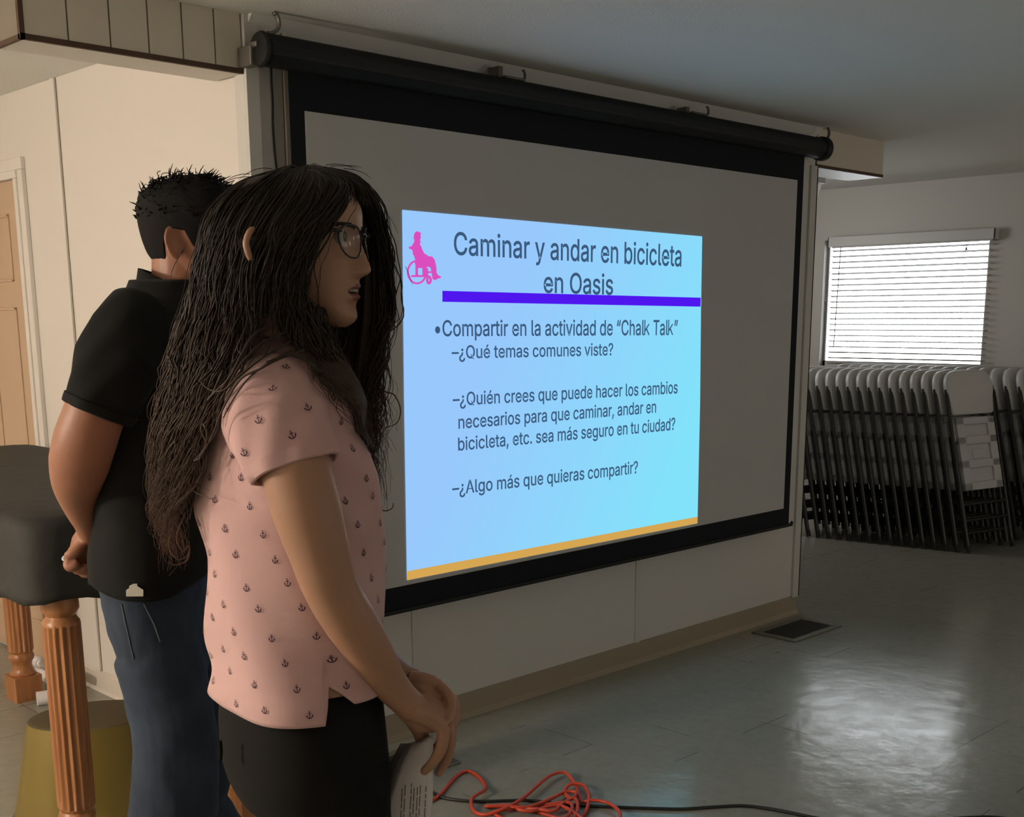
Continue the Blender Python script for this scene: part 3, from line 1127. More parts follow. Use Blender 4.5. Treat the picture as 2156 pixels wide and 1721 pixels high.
b = MB()
prof = [(0.0, 0.240), (0.004, 0.243), (0.012, 0.241), (0.05, 0.232), (0.15, 0.213), (0.27, 0.189), (0.292, 0.184)]
b.lathe(prof, bc, 48, 0)
bk = thing('bucket', bc, 'tapered gold bucket standing under the covered table', 'bucket')
squash(b).build('body', M['gold'], bk, smooth=True, angle=40)
squash(MB().lathe([(0.2925, 0.183), (0.294, 0.181), (0.296, 0.17)], bc, 48)).build('base', M['golddark'], bk, smooth=True, angle=40)
b = MB()
for a in (-0.72,):
    ca, sa = math.cos(a), math.sin(a)
    b.tube([(bc[0] + (r + .001) * ca, bc[1] + (r + .001) * sa, z) for z, r in ((0.02, .239), (0.15, .213), (0.285, .186))], 0.005, 6)
squash(b).build('seam', M['golddark'], bk, smooth=True)
b = MB()
b.lathe([(0.0, 0.2445), (0.006, 0.2465), (0.010, 0.243)], bc, 48)
squash(b).build('rim', M['golddark'], bk, smooth=True)

# white pipes on the floor by the skirting
def pipe(p0, p1, r, z0, z1, label):
    a, c_ = on_z(*p0, z0), on_z(*p1, z1)
    t = thing('pipe', (a + c_) / 2 * np.array([1, 1, 0]), label, 'pipe', 'white pipes on the floor')
    b = MB()
    b.tube([a, c_], r, 14)
    b.build('tube', M['pipe'], t, smooth=True, angle=50)
    b = MB()
    d = (c_ - a) / np.linalg.norm(c_ - a)
    b.tube([a - d * 0.004, a + d * 0.05], r * 1.28, 14)
    b.build('coupling', M['pipe'], t, smooth=True, angle=50)


pipe((74, 1408), (140, 1452), 0.024, 0.025, 0.025, 'white pipe with a coupling lying along the skirting behind the far table leg')
pipe((80, 1472), (150, 1462), 0.022, 0.026, 0.026, 'short white pipe end lying on the floor beside the gold bucket')
pipe((76, 1392), (138, 1424), 0.018, 0.095, 0.095, 'upper white pipe resting against the skirting')
# beige cable hanging down the cream wall
b = MB()
pts = [on_x(x, y, BX0 - 0.009) for x, y in ((255, 1330), (258, 1370), (262, 1395), (274, 1432), (290, 1468), (300, 1490))]
b.tube(spline(pts, 5), 0.005, 6)
tag(b.build('cable', M['beige'], smooth=True), 'beige cable hanging down the cream wall above the skirting', 'cable')
# white plastic tub behind the near table leg
q = on_z(489, 1697, 0)
b = MB()
b.lathe([(0, 0.030), (0.004, 0.033), (0.055, 0.033), (0.075, 0.026), (0.085, 0.016), (0.088, 0.0)], (q[0] + 0.03, q[1] + 0.02, 0.0), 20)
tag(b.build('bottle', M['pipe'], smooth=True, angle=40), 'small white plastic bottle on the floor between the two people', 'bottle')

# ================================================================== people: shared tools
M.update(
    skin_w=mat('skin_light_brown', (0.38, 0.21, 0.135), 0.5, sss=0.12),
    skin_m=mat('skin_brown', (0.30, 0.130, 0.075), 0.5, sss=0.12),
    lips=mat('lips', (0.24, 0.075, 0.065), 0.42),
    mouth=mat('mouth_dark', (0.03, 0.008, 0.008), 0.6),
    teeth=mat('teeth', (0.38, 0.35, 0.31), 0.3),
    brow=mat('eyebrow_hair', (0.02, 0.013, 0.01), 0.8),
    eye=mat('eye_white', (0.30, 0.27, 0.25), 0.25),
    iris=mat('iris_dark', (0.02, 0.012, 0.008), 0.15),
    hair_m=mat('black_hair', (0.006, 0.005, 0.005), 0.75, spec=0.15),
    polo=mat('pink_polo_cloth', (0.58, 0.365, 0.355), 0.85, bump=(420, 0.25, 0.0006), sheen=0.15),
    anchor=mat('anchor_print', (0.045, 0.014, 0.030), 0.85),
    lace=mat('white_edge', (0.7, 0.7, 0.72), 0.6),
    pants=mat('black_trouser_cloth', (0.009, 0.0085, 0.008), 0.85, spec=0.15, bump=(300, 0.3, 0.0008)),
    shirt_m=mat('black_shirt_cloth', (0.008, 0.0085, 0.008), 0.85, spec=0.15, bump=(260, 0.3, 0.0008), sheen=0.03),
    jeans=mat('blue_denim', (0.013, 0.024, 0.046), 0.85, noise=(9, (0.030, 0.050, 0.082), 0.45, 0.78), bump=(350, 0.4, 0.0008)),
    stitch=mat('denim_stitch', (0.10, 0.115, 0.13), 0.8),
    tag=mat('cream_tag', (0.55, 0.53, 0.46), 0.8),
    specs=mat('dark_glasses_frame', (0.012, 0.010, 0.010), 0.25),
    shoe=mat('dark_shoe', (0.03, 0.03, 0.03), 0.6),
    paper=mat('white_paper', (0.66, 0.62, 0.63), 0.7),
    print_=mat('paper_print', (0.10, 0.09, 0.085), 0.8),
    marker=mat('pale_marker', (0.55, 0.60, 0.62), 0.4),
)
M['lens'] = bpy.data.materials.new('lens_glass')
M['lens'].use_nodes = True
nt_ = M['lens'].node_tree
nt_.nodes.clear()
ou_, mx_, tp_, gl_ = [nt_.nodes.new('ShaderNode' + q) for q in ('OutputMaterial', 'MixShader', 'BsdfTransparent', 'BsdfGlossy')]
mx_.inputs[0].default_value = 0.07
gl_.inputs['Roughness'].default_value = 0.04
nt_.links.new(tp_.outputs[0], mx_.inputs[1])
nt_.links.new(gl_.outputs[0], mx_.inputs[2])
nt_.links.new(mx_.outputs[0], ou_.inputs[0])


def hair_material():
    m = mat('long_brown_hair', (0.014, 0.010, 0.008), 0.58, spec=0.3)
    nt = m.node_tree
    tc = nt.nodes.new('ShaderNodeTexCoord')
    sp_ = nt.nodes.new('ShaderNodeSeparateXYZ')
    r = nt.nodes.new('ShaderNodeValToRGB')
    r.color_ramp.elements[0].position, r.color_ramp.elements[1].position = 0.0, 1.0
    r.color_ramp.elements[0].color, r.color_ramp.elements[1].color = (0.085, 0.045, 0.026, 1), (0.019, 0.0125, 0.0095, 1)
    mr_ = nt.nodes.new('ShaderNodeMapRange')
    mr_.inputs[1].default_value, mr_.inputs[2].default_value = 1.12, 1.50
    nt.links.new(tc.outputs['Object'], sp_.inputs[0])
    nt.links.new(sp_.outputs[2], mr_.inputs[0])
    nt.links.new(mr_.outputs[0], r.inputs[0])
    nt.links.new(r.outputs[0], nt.nodes['Principled BSDF'].inputs['Base Color'])
    return m


M['hair_w'] = hair_material()


def remesh(o, voxel, smooth=4, factor=0.5):
    md = o.modifiers.new('r', 'REMESH')
    md.mode = 'VOXEL'
    md.voxel_size = voxel
    s_ = o.modifiers.new('s', 'SMOOTH')
    s_.iterations = smooth
    s_.factor = factor
    bpy.context.view_layer.update()
    ev = o.evaluated_get(bpy.context.evaluated_depsgraph_get())
    me = bpy.data.meshes.new_from_object(ev)
    old = o.data
    mats_ = [m for m in old.materials]
    o.modifiers.clear()
    me.materials.clear()
    for m in mats_:
        me.materials.append(m)
    nm = old.name
    o.data = me
    bpy.data.meshes.remove(old)
    me.name = nm
    me.polygons.foreach_set('use_smooth', [True] * len(me.polygons))
    me.polygons.foreach_set('material_index', [0] * len(me.polygons))
    me.update()
    return o


HEADT = np.array([
    (0.000, .072, -.050, .010), (.006, .082, -.038, .025), (.015, .0865, -.022, .036), (.03, .0855, .000, .047), (.045, .088, .025, .0545),
    (.06, .089, .055, .0595), (.075, .0885, .078, .0635), (.09, .0875, .088, .067), (.105, .0865, .093, .070), (.12, .089, .096, .072),
    (.135, .0935, .098, .074), (.15, .0945, .099, .0755), (.165, .092, .099, .0755), (.18, .085, .095, .073), (.195, .072, .085, .066),
    (.208, .053, .068, .053), (.218, .028, .040, .033), (.2225, .006, .010, .008)])


def smooth_interp(z, col):
    return np.interp(z, HEADT[:, 0], HEADT[:, col])


def head_point(th, z, off=0.0, nose=1.0, jaw=1.0):
    """local skull coordinates: x forward from the ear axis, y to the person's left, z up from the chin"""
    F = np.mean([smooth_interp(z + d, 1) for d in (-.006, -.003, 0, .003, .006)])
    B = np.mean([smooth_interp(z + d, 2) for d in (-.006, -.003, 0, .003, .006)])
    W = np.mean([smooth_interp(z + d, 3) for d in (-.006, -.003, 0, .003, .006)])
    if z < 0.008:
        F, B, W = smooth_interp(z, 1), smooth_interp(z, 2), smooth_interp(z, 3)
    if z < .08:
        W *= 1 + (jaw - 1) * (1 - z / .08)
    F, B, W = F + off, B + off, W + off
    c_, a = (F - B) / 2, (F + B) / 2
    e = 2 / 2.25
    ct, st = math.cos(th), math.sin(th)
    x = c_ + a * math.copysign(abs(ct) ** e, ct)
    y = W * math.copysign(abs(st) ** e, st)
    if ct > 0 and off <= 0.001:
        g = lambda v, m_, s_: math.exp(-((v - m_) / s_) ** 2)
        ay = abs(y)
        N = np.interp(z, [.058, .063, .067, .071, .076, .083, .093, .103, .113, .122, .132], [0, .004, .014, .0225, .0245, .0215, .0165, .0115, .0065, .004, 0]) * nose
        sg = np.interp(z, [.06, .075, .10, .13], [.013, .0105, .008, .009])
        d = N * math.exp(-(y / sg) ** 2)
        d += .0085 * g(ay, .0135, .006) * g(z, .0725, .006) * nose
        d += -.009 * g(ay, .033, .016) * g(z, .113, .010)
        d += .0055 * g(ay, .033, .010) * g(z, .1105, .0055)
        d += .0030 * g(ay, .026, .022) * g(z, .127, .007)
        d += .0030 * g(ay, .044, .016) * g(z, .088, .016)
        d += .0065 * g(z, .0535, .0042) * g(y, 0, .019)
        d += .0078 * g(z, .0395, .0050) * g(y, 0, .017)
        d += -.0105 * g(z, .0465, .0026) * math.exp(-(y / .018) ** 4)
        d += -.0050 * g(z, .029, .006) * g(y, 0, .020)
        d += .0040 * g(z, .013, .008) * g(y, 0, .016)
        d += -.0025 * g(z, .060, .004) * g(y, 0, .004)
        x += d * min(1, ct * 3)
    return x, y, z


class Frame:
    def __init__(s, o, f, scale=1.0, pitch=0.0):
        s.o = np.array(o, float)
        f = np.array(f, float)
        f /= np.linalg.norm(f)
        s.l = np.array([-f[1], f[0], 0.0])
        up = np.array([0, 0, 1.0])
        s.f = math.cos(pitch) * f - math.sin(pitch) * up
        s.u = math.sin(pitch) * f + math.cos(pitch) * up
        s.k = scale
        s.zm = None

    def __call__(s, p):
        z = p[2]
        if s.zm and z > 0:
            z = float(np.interp(z, s.zm[0], s.zm[1]))
        return s.o + s.k * (s.f * p[0] + s.l * p[1] + s.u * z)

    def inv(s, P):
        q = (np.array(P) - s.o) / s.k
        return np.array([q @ s.f, q @ s.l, q @ s.u])


def add_head(b, fr, nose=1.0, jaw=1.0, nz=100, nt=120):
    rings = []
    for i in range(nz):
        z = 0.2225 * (i / (nz - 1))
        rings.append([fr(head_point(2 * math.pi * k / nt, z, 0, nose, jaw)) for k in range(nt)])
    b.rings(rings)


def add_ear(b, fr, side, out=22):
    c_ = np.array([-0.014, side * 0.070, 0.100])
    a = math.radians(out)
    ax = np.array([-math.cos(a), side * math.sin(a), 0])      # towards the back and outwards
    az = np.array([-0.10, 0, 1.0])
    az /= np.linalg.norm(az)
    pts = []
    for k in range(15):
        t = math.radians(-75 + 300 * k / 14)
        rx, rz = 0.017, 0.031
        q = c_ + ax * (0.010 + rx * math.sin(t + 0.3) * 1.0) + az * (rz * math.cos(t + 0.0))
        pts.append(fr(q))
    b.tube(pts, [0.0045 * fr.k] * 12 + [.0055 * fr.k, .006 * fr.k, .006 * fr.k], 8)
    # conch plate
    ring1, ring2 = [], []
    nrm = np.cross(ax, az)
    for k in range(16):
        t = 2 * math.pi * k / 16
        q = c_ + ax * (0.009 + 0.015 * math.cos(t)) + az * (0.027 * math.sin(t))
        ring1.append(fr(q + nrm * 0.0025))
        ring2.append(fr(q - nrm * 0.0025))
    b.rings([ring1, ring2])
    q = c_ + ax * (-0.004) + az * (-0.004)
    b.tube([fr(q + az * -0.008), fr(q), fr(q + az * 0.008)], [.004 * fr.k, .006 * fr.k, .004 * fr.k], 8)


def add_eyes(b, fr, mi_eye, mi_iris):
    for sd in (-1, 1):
        c_ = np.array([0.0750, sd * 0.0325, 0.1125])
        r = 0.0118
        rings = []
        for i in range(9):
            ph = math.pi * i / 8
            rings.append([fr(c_ + r * np.array([math.cos(ph), math.sin(ph) * math.cos(t), math.sin(ph) * math.sin(t)])) for t in [2 * math.pi * k / 14 for k in range(14)]])
        k0 = len(b.f)
        b.rings(rings, mi_eye)
        for j in range(k0, len(b.f)):
            if j - k0 < 28:
                b.m[j] = mi_iris


def color_face(o, fr, off, lips, brow, mouth):
    """lip, brow and mouth slots on the finished head, by place on the skull"""
    me = o.data
    n = len(me.polygons)
    cen = np.empty(n * 3)
    me.polygons.foreach_get('center', cen)
    cen = cen.reshape(-1, 3) + off
    q = (cen - fr.o) / fr.k
    x, y, z = q @ fr.f, q @ fr.l, q @ fr.u
    if fr.zm:
        z = np.interp(z, fr.zm[1], fr.zm[0])
    mi = np.zeros(n, int)
    front = (x > 0.055)
    halfw = 0.0235
    ly = np.clip(1 - (np.abs(y) / halfw) ** 2, 0, 1)
    mi[front & (np.abs(y) < halfw) & (z < .0465 + .0105 * ly) & (z > .0460 - .0120 * ly)] = lips
    mi[front & (np.abs(y) < .0175) & (np.abs(z - .0465) < .0024) & (x < .0935)] = mouth
    bz = .1275 + .004 * np.exp(-((np.abs(y) - .036) / .014) ** 2)
    mi[front & (np.abs(y) > .012) & (np.abs(y) < .052) & (np.abs(z - bz) < .0034)] = brow
    me.polygons.foreach_set('material_index', mi.tolist())
    me.update()


def finish_body(o, extra, mats):
    """append the eye balls to the body mesh so the body stays one mesh"""
    bm = bmesh.new()
    bm.from_mesh(o.data)
    vs = [bm.verts.new(v) for v in extra[0]]
    for f, m_ in zip(extra[1], extra[2]):
        try:
            fc = bm.faces.new([vs[i] for i in f])
            fc.material_index = m_
            fc.smooth = True
        except ValueError:
            pass
    bm.to_mesh(o.data)
    bm.free()


def root_offset(o):
    off = np.zeros(3)
    q = o
    while q is not None:
        off = off + np.array(q.location)
        q = q.parent
    return off


def loft(sections, fwd, lat, nt=72, exp=2.4):
    """sections: (centre xyz, forward half, backward half, lateral half)"""
    rings = []
    for (c_, a, ab, bb) in sections:
        ring = []
        for k in range(nt):
            t = 2 * math.pi * k / nt
            ct, st = math.cos(t), math.sin(t)
            e = 2 / exp
            xa = (a if ct > 0 else ab) * math.copysign(abs(ct) ** e, ct)
            yb = bb * math.copysign(abs(st) ** e, st)
            ring.append(np.array(c_) + fwd * xa + lat * yb)
        rings.append(ring)
    return rings


# ================================================================== the woman
V = View(620, 1.75)
psi = math.radians(17)
FB = math.cos(psi) * V.u + math.sin(psi) * V.w          # body forward, a little away from the camera
RB = math.sin(psi) * V.u - math.cos(psi) * V.w          # her right, towards the camera
LB = -RB
hd = math.radians(22)
FH = math.cos(hd) * V.u - math.sin(hd) * V.w            # head turned back towards the camera
chin_u, chin_z = V.uz(741, 683, -0.02)
KH = 0.95
hax = V.uz(778, 566, -0.03)[0] - (0.1125 * KH) * math.cos(hd)
woman = thing('person', (V.o[0] + V.u[0] * 0.02, V.o[1] + V.u[1] * 0.02, 0),
              'person with long curly dark hair and glasses in a pink anchor-print polo shirt holding papers', 'person')
HW = Frame(V.W(hax, 0, chin_z - 0.002), FH, KH, 0.03)
HW.zm = ([0, .05, .0765, .1085, .135, .2225], [0, .056, .0855, .1255, .149, .2195])      # a long lower face

b = MB()
add_head(b, HW)
add_ear(b, HW, 1)
add_ear(b, HW, -1, 34)
b.tube(spline([V.P(x, y, w) for x, y, w in ((545, 500, -.060), (534, 484, -.112), (524, 492, -.127), (518, 512, -.130), (523, 534, -.128), (533, 550, -.116), (545, 545, -.060))], 4), .0048, 8)
# neck into the trunk
nb = V.W(V.uz(585, 745)[0], 0, 1.385)
b.tube([HW((-.020, 0, .085)), HW((-.022, 0, .045)), HW((-.026, 0, .0)), nb + np.array([0, 0, 0.03]), nb + np.array([0, 0, -.05])], [.055, .053, .052, .055, .085], 24)


def tors(y, xl, xr, bb, lean=0.0):
    """torso section seen between picture columns xl and xr"""
    ul, z = V.uz(xl, y)
    ur, _ = V.uz(xr, y)
    return ul, ur, z, bb


TS = [(1525, 452, 806, .176), (1480, 450, 805, .176), (1420, 446, 804, .172), (1350, 443, 804, .166), (1250, 435, 803, .160), (1160, 425, 798, .160), (1060, 412, 789, .166),
      (1000, 409, 781, .172), (950, 409, 765, .176), (900, 412, 738, .178)]
secs = []
for y, xl, xr, bb in TS:
    ul, ur, z, bb = tors(y, xl, xr, bb)
    hw = (ur - ul) / 2
    a = math.sqrt(max(hw ** 2 - (bb * math.sin(psi)) ** 2, 1e-4)) / math.cos(psi)
    secs.append([V.W((ul + ur) / 2, 0, z), a, a, bb])
u0 = V.uz(585, 745)[0]
for z, uu, a, bb in ((1.335, -0.030, .098, .178), (1.362, -.027, .086, .168), (1.385, -.025, .074, .140), (1.402, -.023, .066, .105), (1.417, -.021, .062, .080), (1.428, -.020, .060, .068)):
    secs.append([V.W(uu, 0, z), a, a, bb])
inner = [[c_, a - .010, ab - .010, bb - .012] for c_, a, ab, bb in secs]
b.rings(loft(inner[2:], FB, LB, 48))
# right arm, nearest the camera
RA = [(592, 850, -.140, .045), (606, 920, -.162, .047), (622, 985, -.176, .0460), (646, 1075, -.182, .0455), (672, 1160, -.180, .041), (697, 1240, -.172, .0365), (735, 1305, -.158, .0365), (778, 1372, -.138, .0325), (818, 1436, -.112, .0262), (845, 1468, -.098, .0235), (866, 1488, -.088, .0235)]
b.tube(spline([V.P(x, y, w) for x, y, w, r in RA], 4), list(np.interp(np.linspace(0, len(RA) - 1, (len(RA) - 1) * 4 + 1), range(len(RA)), [r for *_, r in RA])), 44)


def chain(b, pts, radii, VV, n=10, sub=4):
    P = [VV.P(x, y, w) for x, y, w in pts]
    # round the tip
    R_ = list(np.interp(np.linspace(0, len(P) - 1, (len(P) - 1) * sub + 1), range(len(P)), radii))
    S = spline(P, sub)
    d = (S[-1] - S[-2]) / np.linalg.norm(S[-1] - S[-2])
    r = R_[-1]
    S += [S[-1] + d * r * .55, S[-1] + d * r * .9]
    R_ += [r * .8, r * .35]
    b.tube(S, R_, n)


WR = (862, 1486, -.090)
# right hand: palm from metacarpals, four fingers in front of the papers, thumb behind them
KN = [(934, 1532, -.090), (944, 1516, -.072), (943, 1502, -.052), (934, 1492, -.034)]
for (x, y, w), r0 in zip(KN, (.0145, .0145, .0138, .0125)):
    b.tube([V.P(WR[0], WR[1] + (y - 1510) * .3, WR[2] + (w + .062) * .5), V.P(WR[0] * .5 + x * .5, WR[1] * .5 + y * .5 - 3, (WR[2] + w) / 2 - .003), V.P(x, y, w)], [.017, .0165, r0 * .80], 12)
b.tube([V.P(858, 1492, -.09), V.P(885, 1520, -.075), V.P(915, 1528, -.07)], [.019, .018, .012], 12)
chain(b, [KN[0], (930, 1572, -.100), (913, 1604, -.096), (894, 1624, -.088)], (.0102, .0094, .0084, .0072), V)
chain(b, [KN[1], (948, 1562, -.076), (940, 1600, -.070), (924, 1628, -.064)], (.0098, .0088, .0080, .0068), V)
chain(b, [KN[2], (950, 1546, -.054), (945, 1584, -.046), (930, 1610, -.040)], (.0094, .0084, .0076, .0064), V)
chain(b, [KN[3], (936, 1532, -.034), (928, 1560, -.026), (914, 1580, -.020)], (.0090, .0080, .0072, .0062), V)
chain(b, [(866, 1506, -.070), (884, 1540, -.044), (894, 1575, -.030), (900, 1606, -.026)], (.0150, .0125, .0105, .0085), V)
# left arm behind the trunk, left hand laid over the right
LA = [(-.030, .150, 1.340, .045), (-.020, .180, 1.22, .044), (-.005, .190, 1.10, .040)]
lp = [V.W(u, w, z) for u, w, z, r in LA] + [V.P(715, 1330, .130), V.P(800, 1395, .065), V.P(842, 1425, .018), V.P(868, 1438, -.006)]
b.tube(spline(lp, 4), list(np.interp(np.linspace(0, 6, 25), range(7), [.045, .044, .038, .034, .028, .024, .022])), 16)
KL = [(918, 1440, -.040), (929, 1446, -.020), (934, 1456, .002), (934, 1466, .022)]
for (x, y, w), r0 in zip(KL, (.0140, .0140, .0132, .012)):
    b.tube([V.P(866, 1438 + (y - 1450) * .4, -.008 + (w + .01) * .5), V.P(893, 1438 * .5 + y * .5 - 2, w * .7 - .006), V.P(x, y, w)], [.016, .016, r0 * .85], 12)
chain(b, [KL[0], (945, 1466, -.058), (950, 1494, -.072), (944, 1516, -.088)], (.0102, .0094, .0085, .0072), V)
chain(b, [KL[1], (954, 1478, -.036), (957, 1508, -.046), (951, 1532, -.058)], (.0102, .0094, .0085, .0072), V)
chain(b, [KL[2], (956, 1486, -.008), (958, 1516, -.016), (950, 1540, -.028)], (.0098, .009, .008, .0068), V)
chain(b, [KL[3], (952, 1490, .018), (954, 1514, .012), (948, 1534, .004)], (.0085, .0078, .007, .006), V)
chain(b, [(880, 1446, -.036), (896, 1462, -.050), (912, 1476, -.058), (924, 1486, -.062)], (.0130, .0112, .0095, .0078), V)
# legs inside the trousers
hipc = V.W(0.005, 0, 0.86)
for s in (-1, 1):
    b.tube([V.W(0.0, 0, .88) + RB * s * .07, V.W(0.02, 0, .66) + RB * s * .074, V.W(0.035, 0, .46) + RB * s * .075, V.W(0.0, 0, .28) + RB * s * .075, V.W(-.01, 0, .10) + RB * s * .075, V.W(-.01, 0, .04) + RB * s * .075 + FB * .02],
           [.074, .058, .046, .044, .035, .03], 16)
body = b.build('body', [M['skin_w'], M['lips'], M['brow'], M['mouth'], M['eye'], M['iris'], M['teeth']], woman)
remesh(body, 0.0022, 2, 0.45)
color_face(body, HW, root_offset(woman), 1, 2, 3)
e = MB()
add_eyes(e, HW, 4, 5)
e.box((0, 0, 0), (0, 0, 0))
e.v, e.f, e.m = e.v[:-8], e.f[:-6], e.m[:-6]
for k in range(6):      # upper teeth
    y = -.0135 + .0054 * k
    x0 = .0855 - 9 * y * y
    c_ = [HW((x0 + dx, y + dy, .0470 + dz)) for dx in (-.004, .0028) for dy in (-.0024, .0024) for dz in (-.0010, .0026)]
    e.add(c_, [(0, 1, 3, 2), (4, 6, 7, 5), (0, 4, 5, 1), (2, 3, 7, 6), (1, 5, 7, 3), (0, 2, 6, 4)], 6)
off = root_offset(woman)
finish_body(body, ([np.array(p) - off for p in e.v], e.f, e.m), None)

# ---- polo shirt
def wob(p, amp=0.004):
    x, y, z = p
    return amp * (math.sin(x * 31 + z * 17) * math.sin(z * 23 + y * 29 + 1.3) + 0.6 * math.sin(z * 11 + x * 47 + y * 13))


secz = np.array([s_[0][2] for s_ in secs])
secc = np.array([s_[0] for s_ in secs])
seca = np.array([s_[1] for s_ in secs])
secb = np.array([s_[3] for s_ in secs])
order = np.argsort(secz)


def shirt_pt(th, z, off=0.0):
    zz, cc, aa, bb = secz[order], secc[order], seca[order], secb[order]
    c_ = np.array([np.interp(z, zz, cc[:, 0]), np.interp(z, zz, cc[:, 1]), z])
    a, l_ = np.interp(z, zz, aa), np.interp(z, zz, bb)
    ct, st = math.cos(th), math.sin(th)
    ex = 2 / 2.35
    p = c_ + FB * a * math.copysign(abs(ct) ** ex, ct) + LB * l_ * math.copysign(abs(st) ** ex, st)
    nrm = FB * ct / max(a, .01) + LB * st / max(l_, .01)
    nrm /= np.linalg.norm(nrm)
    fold = 0.0
    if z < 1.30:
        am = 0.0055 * min(1, (1.30 - z) / .1)
        fold = am * (math.sin(z * 46 + 2.4 * ct + st * 3.1 + math.sin(z * 21)) * (0.6 + 0.4 * math.sin(3 * th)) + 0.7 * math.sin(5 * th + z * 14))
    return p + nrm * (fold + off)


def hem_z(th):
    """lower edge: long back tail, shorter front, a notch at each side seam"""
    t = (th + math.pi) % (2 * math.pi) - math.pi       # 0 = front, +-pi = back
    a = abs(t)
    seam = SEAM
    zf, zb_, zn = HZF, HZB, HZN
    if a < seam:
        d = (seam - a)
        return zn + (zf - zn) * min(1, d / 0.22)
    d = a - seam
    return zn + (zb_ - zn) * min(1, (d / 0.06))


HZF = V.uz(725, 1487, -.16)[1]
HZB = V.uz(580, 1527, -.15)[1]
HZN = V.uz(690, 1448, -.16)[1]
# side seam angle so that it shows at picture column 690
SEAM = 1.6
best = 9e9
for q in np.linspace(1.0, 2.1, 111):
    P_ = shirt_pt(-q, HZN + .01)
    d_ = P_ - CAM
    col = CX + F_PX * (d_ @ R3) / (d_ @ F3)
    if abs(col - 690) < best:
        best, SEAM = abs(col - 690), q
ths = sorted(set([2 * math.pi * k / 150 - math.pi for k in range(150)] + [s_ * (SEAM + d_) for s_ in (-1, 1) for d_ in (-.11, -.05, -.015, 0, .015, .03, .06)]))
nth = len(ths)
NZ = 90
zt = 1.428
vs, fs, ms = [], [], []
for j in range(NZ):
    for th in ths:
        h = hem_z(th)
        z = h + (zt - h) * (j / (NZ - 1)) ** 1.0
        vs.append(shirt_pt(th, z))
for j in range(NZ - 1):
    for k in range(nth):
        fs.append((j * nth + k, j * nth + (k + 1) % nth, (j + 1) * nth + (k + 1) % nth, (j + 1) * nth + k))
polo = MB().add(vs, fs, 0)
po = polo.build('polo_shirt', [M['polo'], M['anchor'], M['lace']], woman, smooth=True)
so_ = po.modifiers.new('thick', 'SOLIDIFY')
so_.thickness = 0.0025
so_.offset = -1

ANCH = []      # anchor print in 2D: polygons in units of the anchor height


def anchor_polys():
    pl = []
    n = 10
    for k in range(n):
        a0, a1 = 2 * math.pi * k / n, 2 * math.pi * (k + 1) / n
        pl.append([(0.12 * math.cos(a0), .40 + .12 * math.sin(a0)), (.12 * math.cos(a1), .40 + .12 * math.sin(a1)), (.06 * math.cos(a1), .40 + .06 * math.sin(a1)), (.06 * math.cos(a0), .40 + .06 * math.sin(a0))])
    pl.append([(-.05, -.45), (.05, -.45), (.05, .30), (-.05, .30)])
    pl.append([(-.24, .12), (.24, .12), (.24, .21), (-.24, .21)])
    m_ = 8
    for k in range(m_):
        a0, a1 = math.radians(200 + 140 * k / m_), math.radians(200 + 140 * (k + 1) / m_)
        pl.append([(.42 * math.cos(a0), -.06 + .42 * math.sin(a0)), (.42 * math.cos(a1), -.06 + .42 * math.sin(a1)), (.30 * math.cos(a1), -.06 + .30 * math.sin(a1)), (.30 * math.cos(a0), -.06 + .30 * math.sin(a0))])
    for s in (-1, 1):
        pl.append([(s * .46, .08), (s * .22, -.14), (s * .44, -.22)])
    return pl


ANCH = anchor_polys()


def anchors_on(fn, spots, size, b):
    """fn(s, t) -> point just above the cloth, s and t in metres"""
    for (s0, t0, rot) in spots:
        cr_, sr = math.cos(rot), math.sin(rot)
        for pl in ANCH:
            v = []
            for (x, y) in pl:
                x, y = x * size, y * size
                v.append(fn(s0, t0, x * cr_ - y * sr, x * sr + y * cr_))
            b.add(v, [tuple(range(len(v)))], 1)


rnd = random.Random(4)
ab_ = MB()
spots = []
row = 0
z = 0.885
while z < 1.38:
    n = 13
    for k in range(n):
        th = -math.pi + 2 * math.pi * (k + (0.5 if row % 2 else 0)) / n + 0.12 * row
        th = (th + math.pi) % (2 * math.pi) - math.pi
        if hem_z(th) + .015 < z + rnd.uniform(0, .004):
            spots.append((th, z + rnd.uniform(-.006, .006), rnd.uniform(-.2, .2)))
    z += 0.0355
    row += 1


def fn(th, z, dx, dy):
    r = 0.145
    return shirt_pt(th + dx / r, z + dy, 0.0016)


anchors_on(fn, spots, 0.0115, ab_)
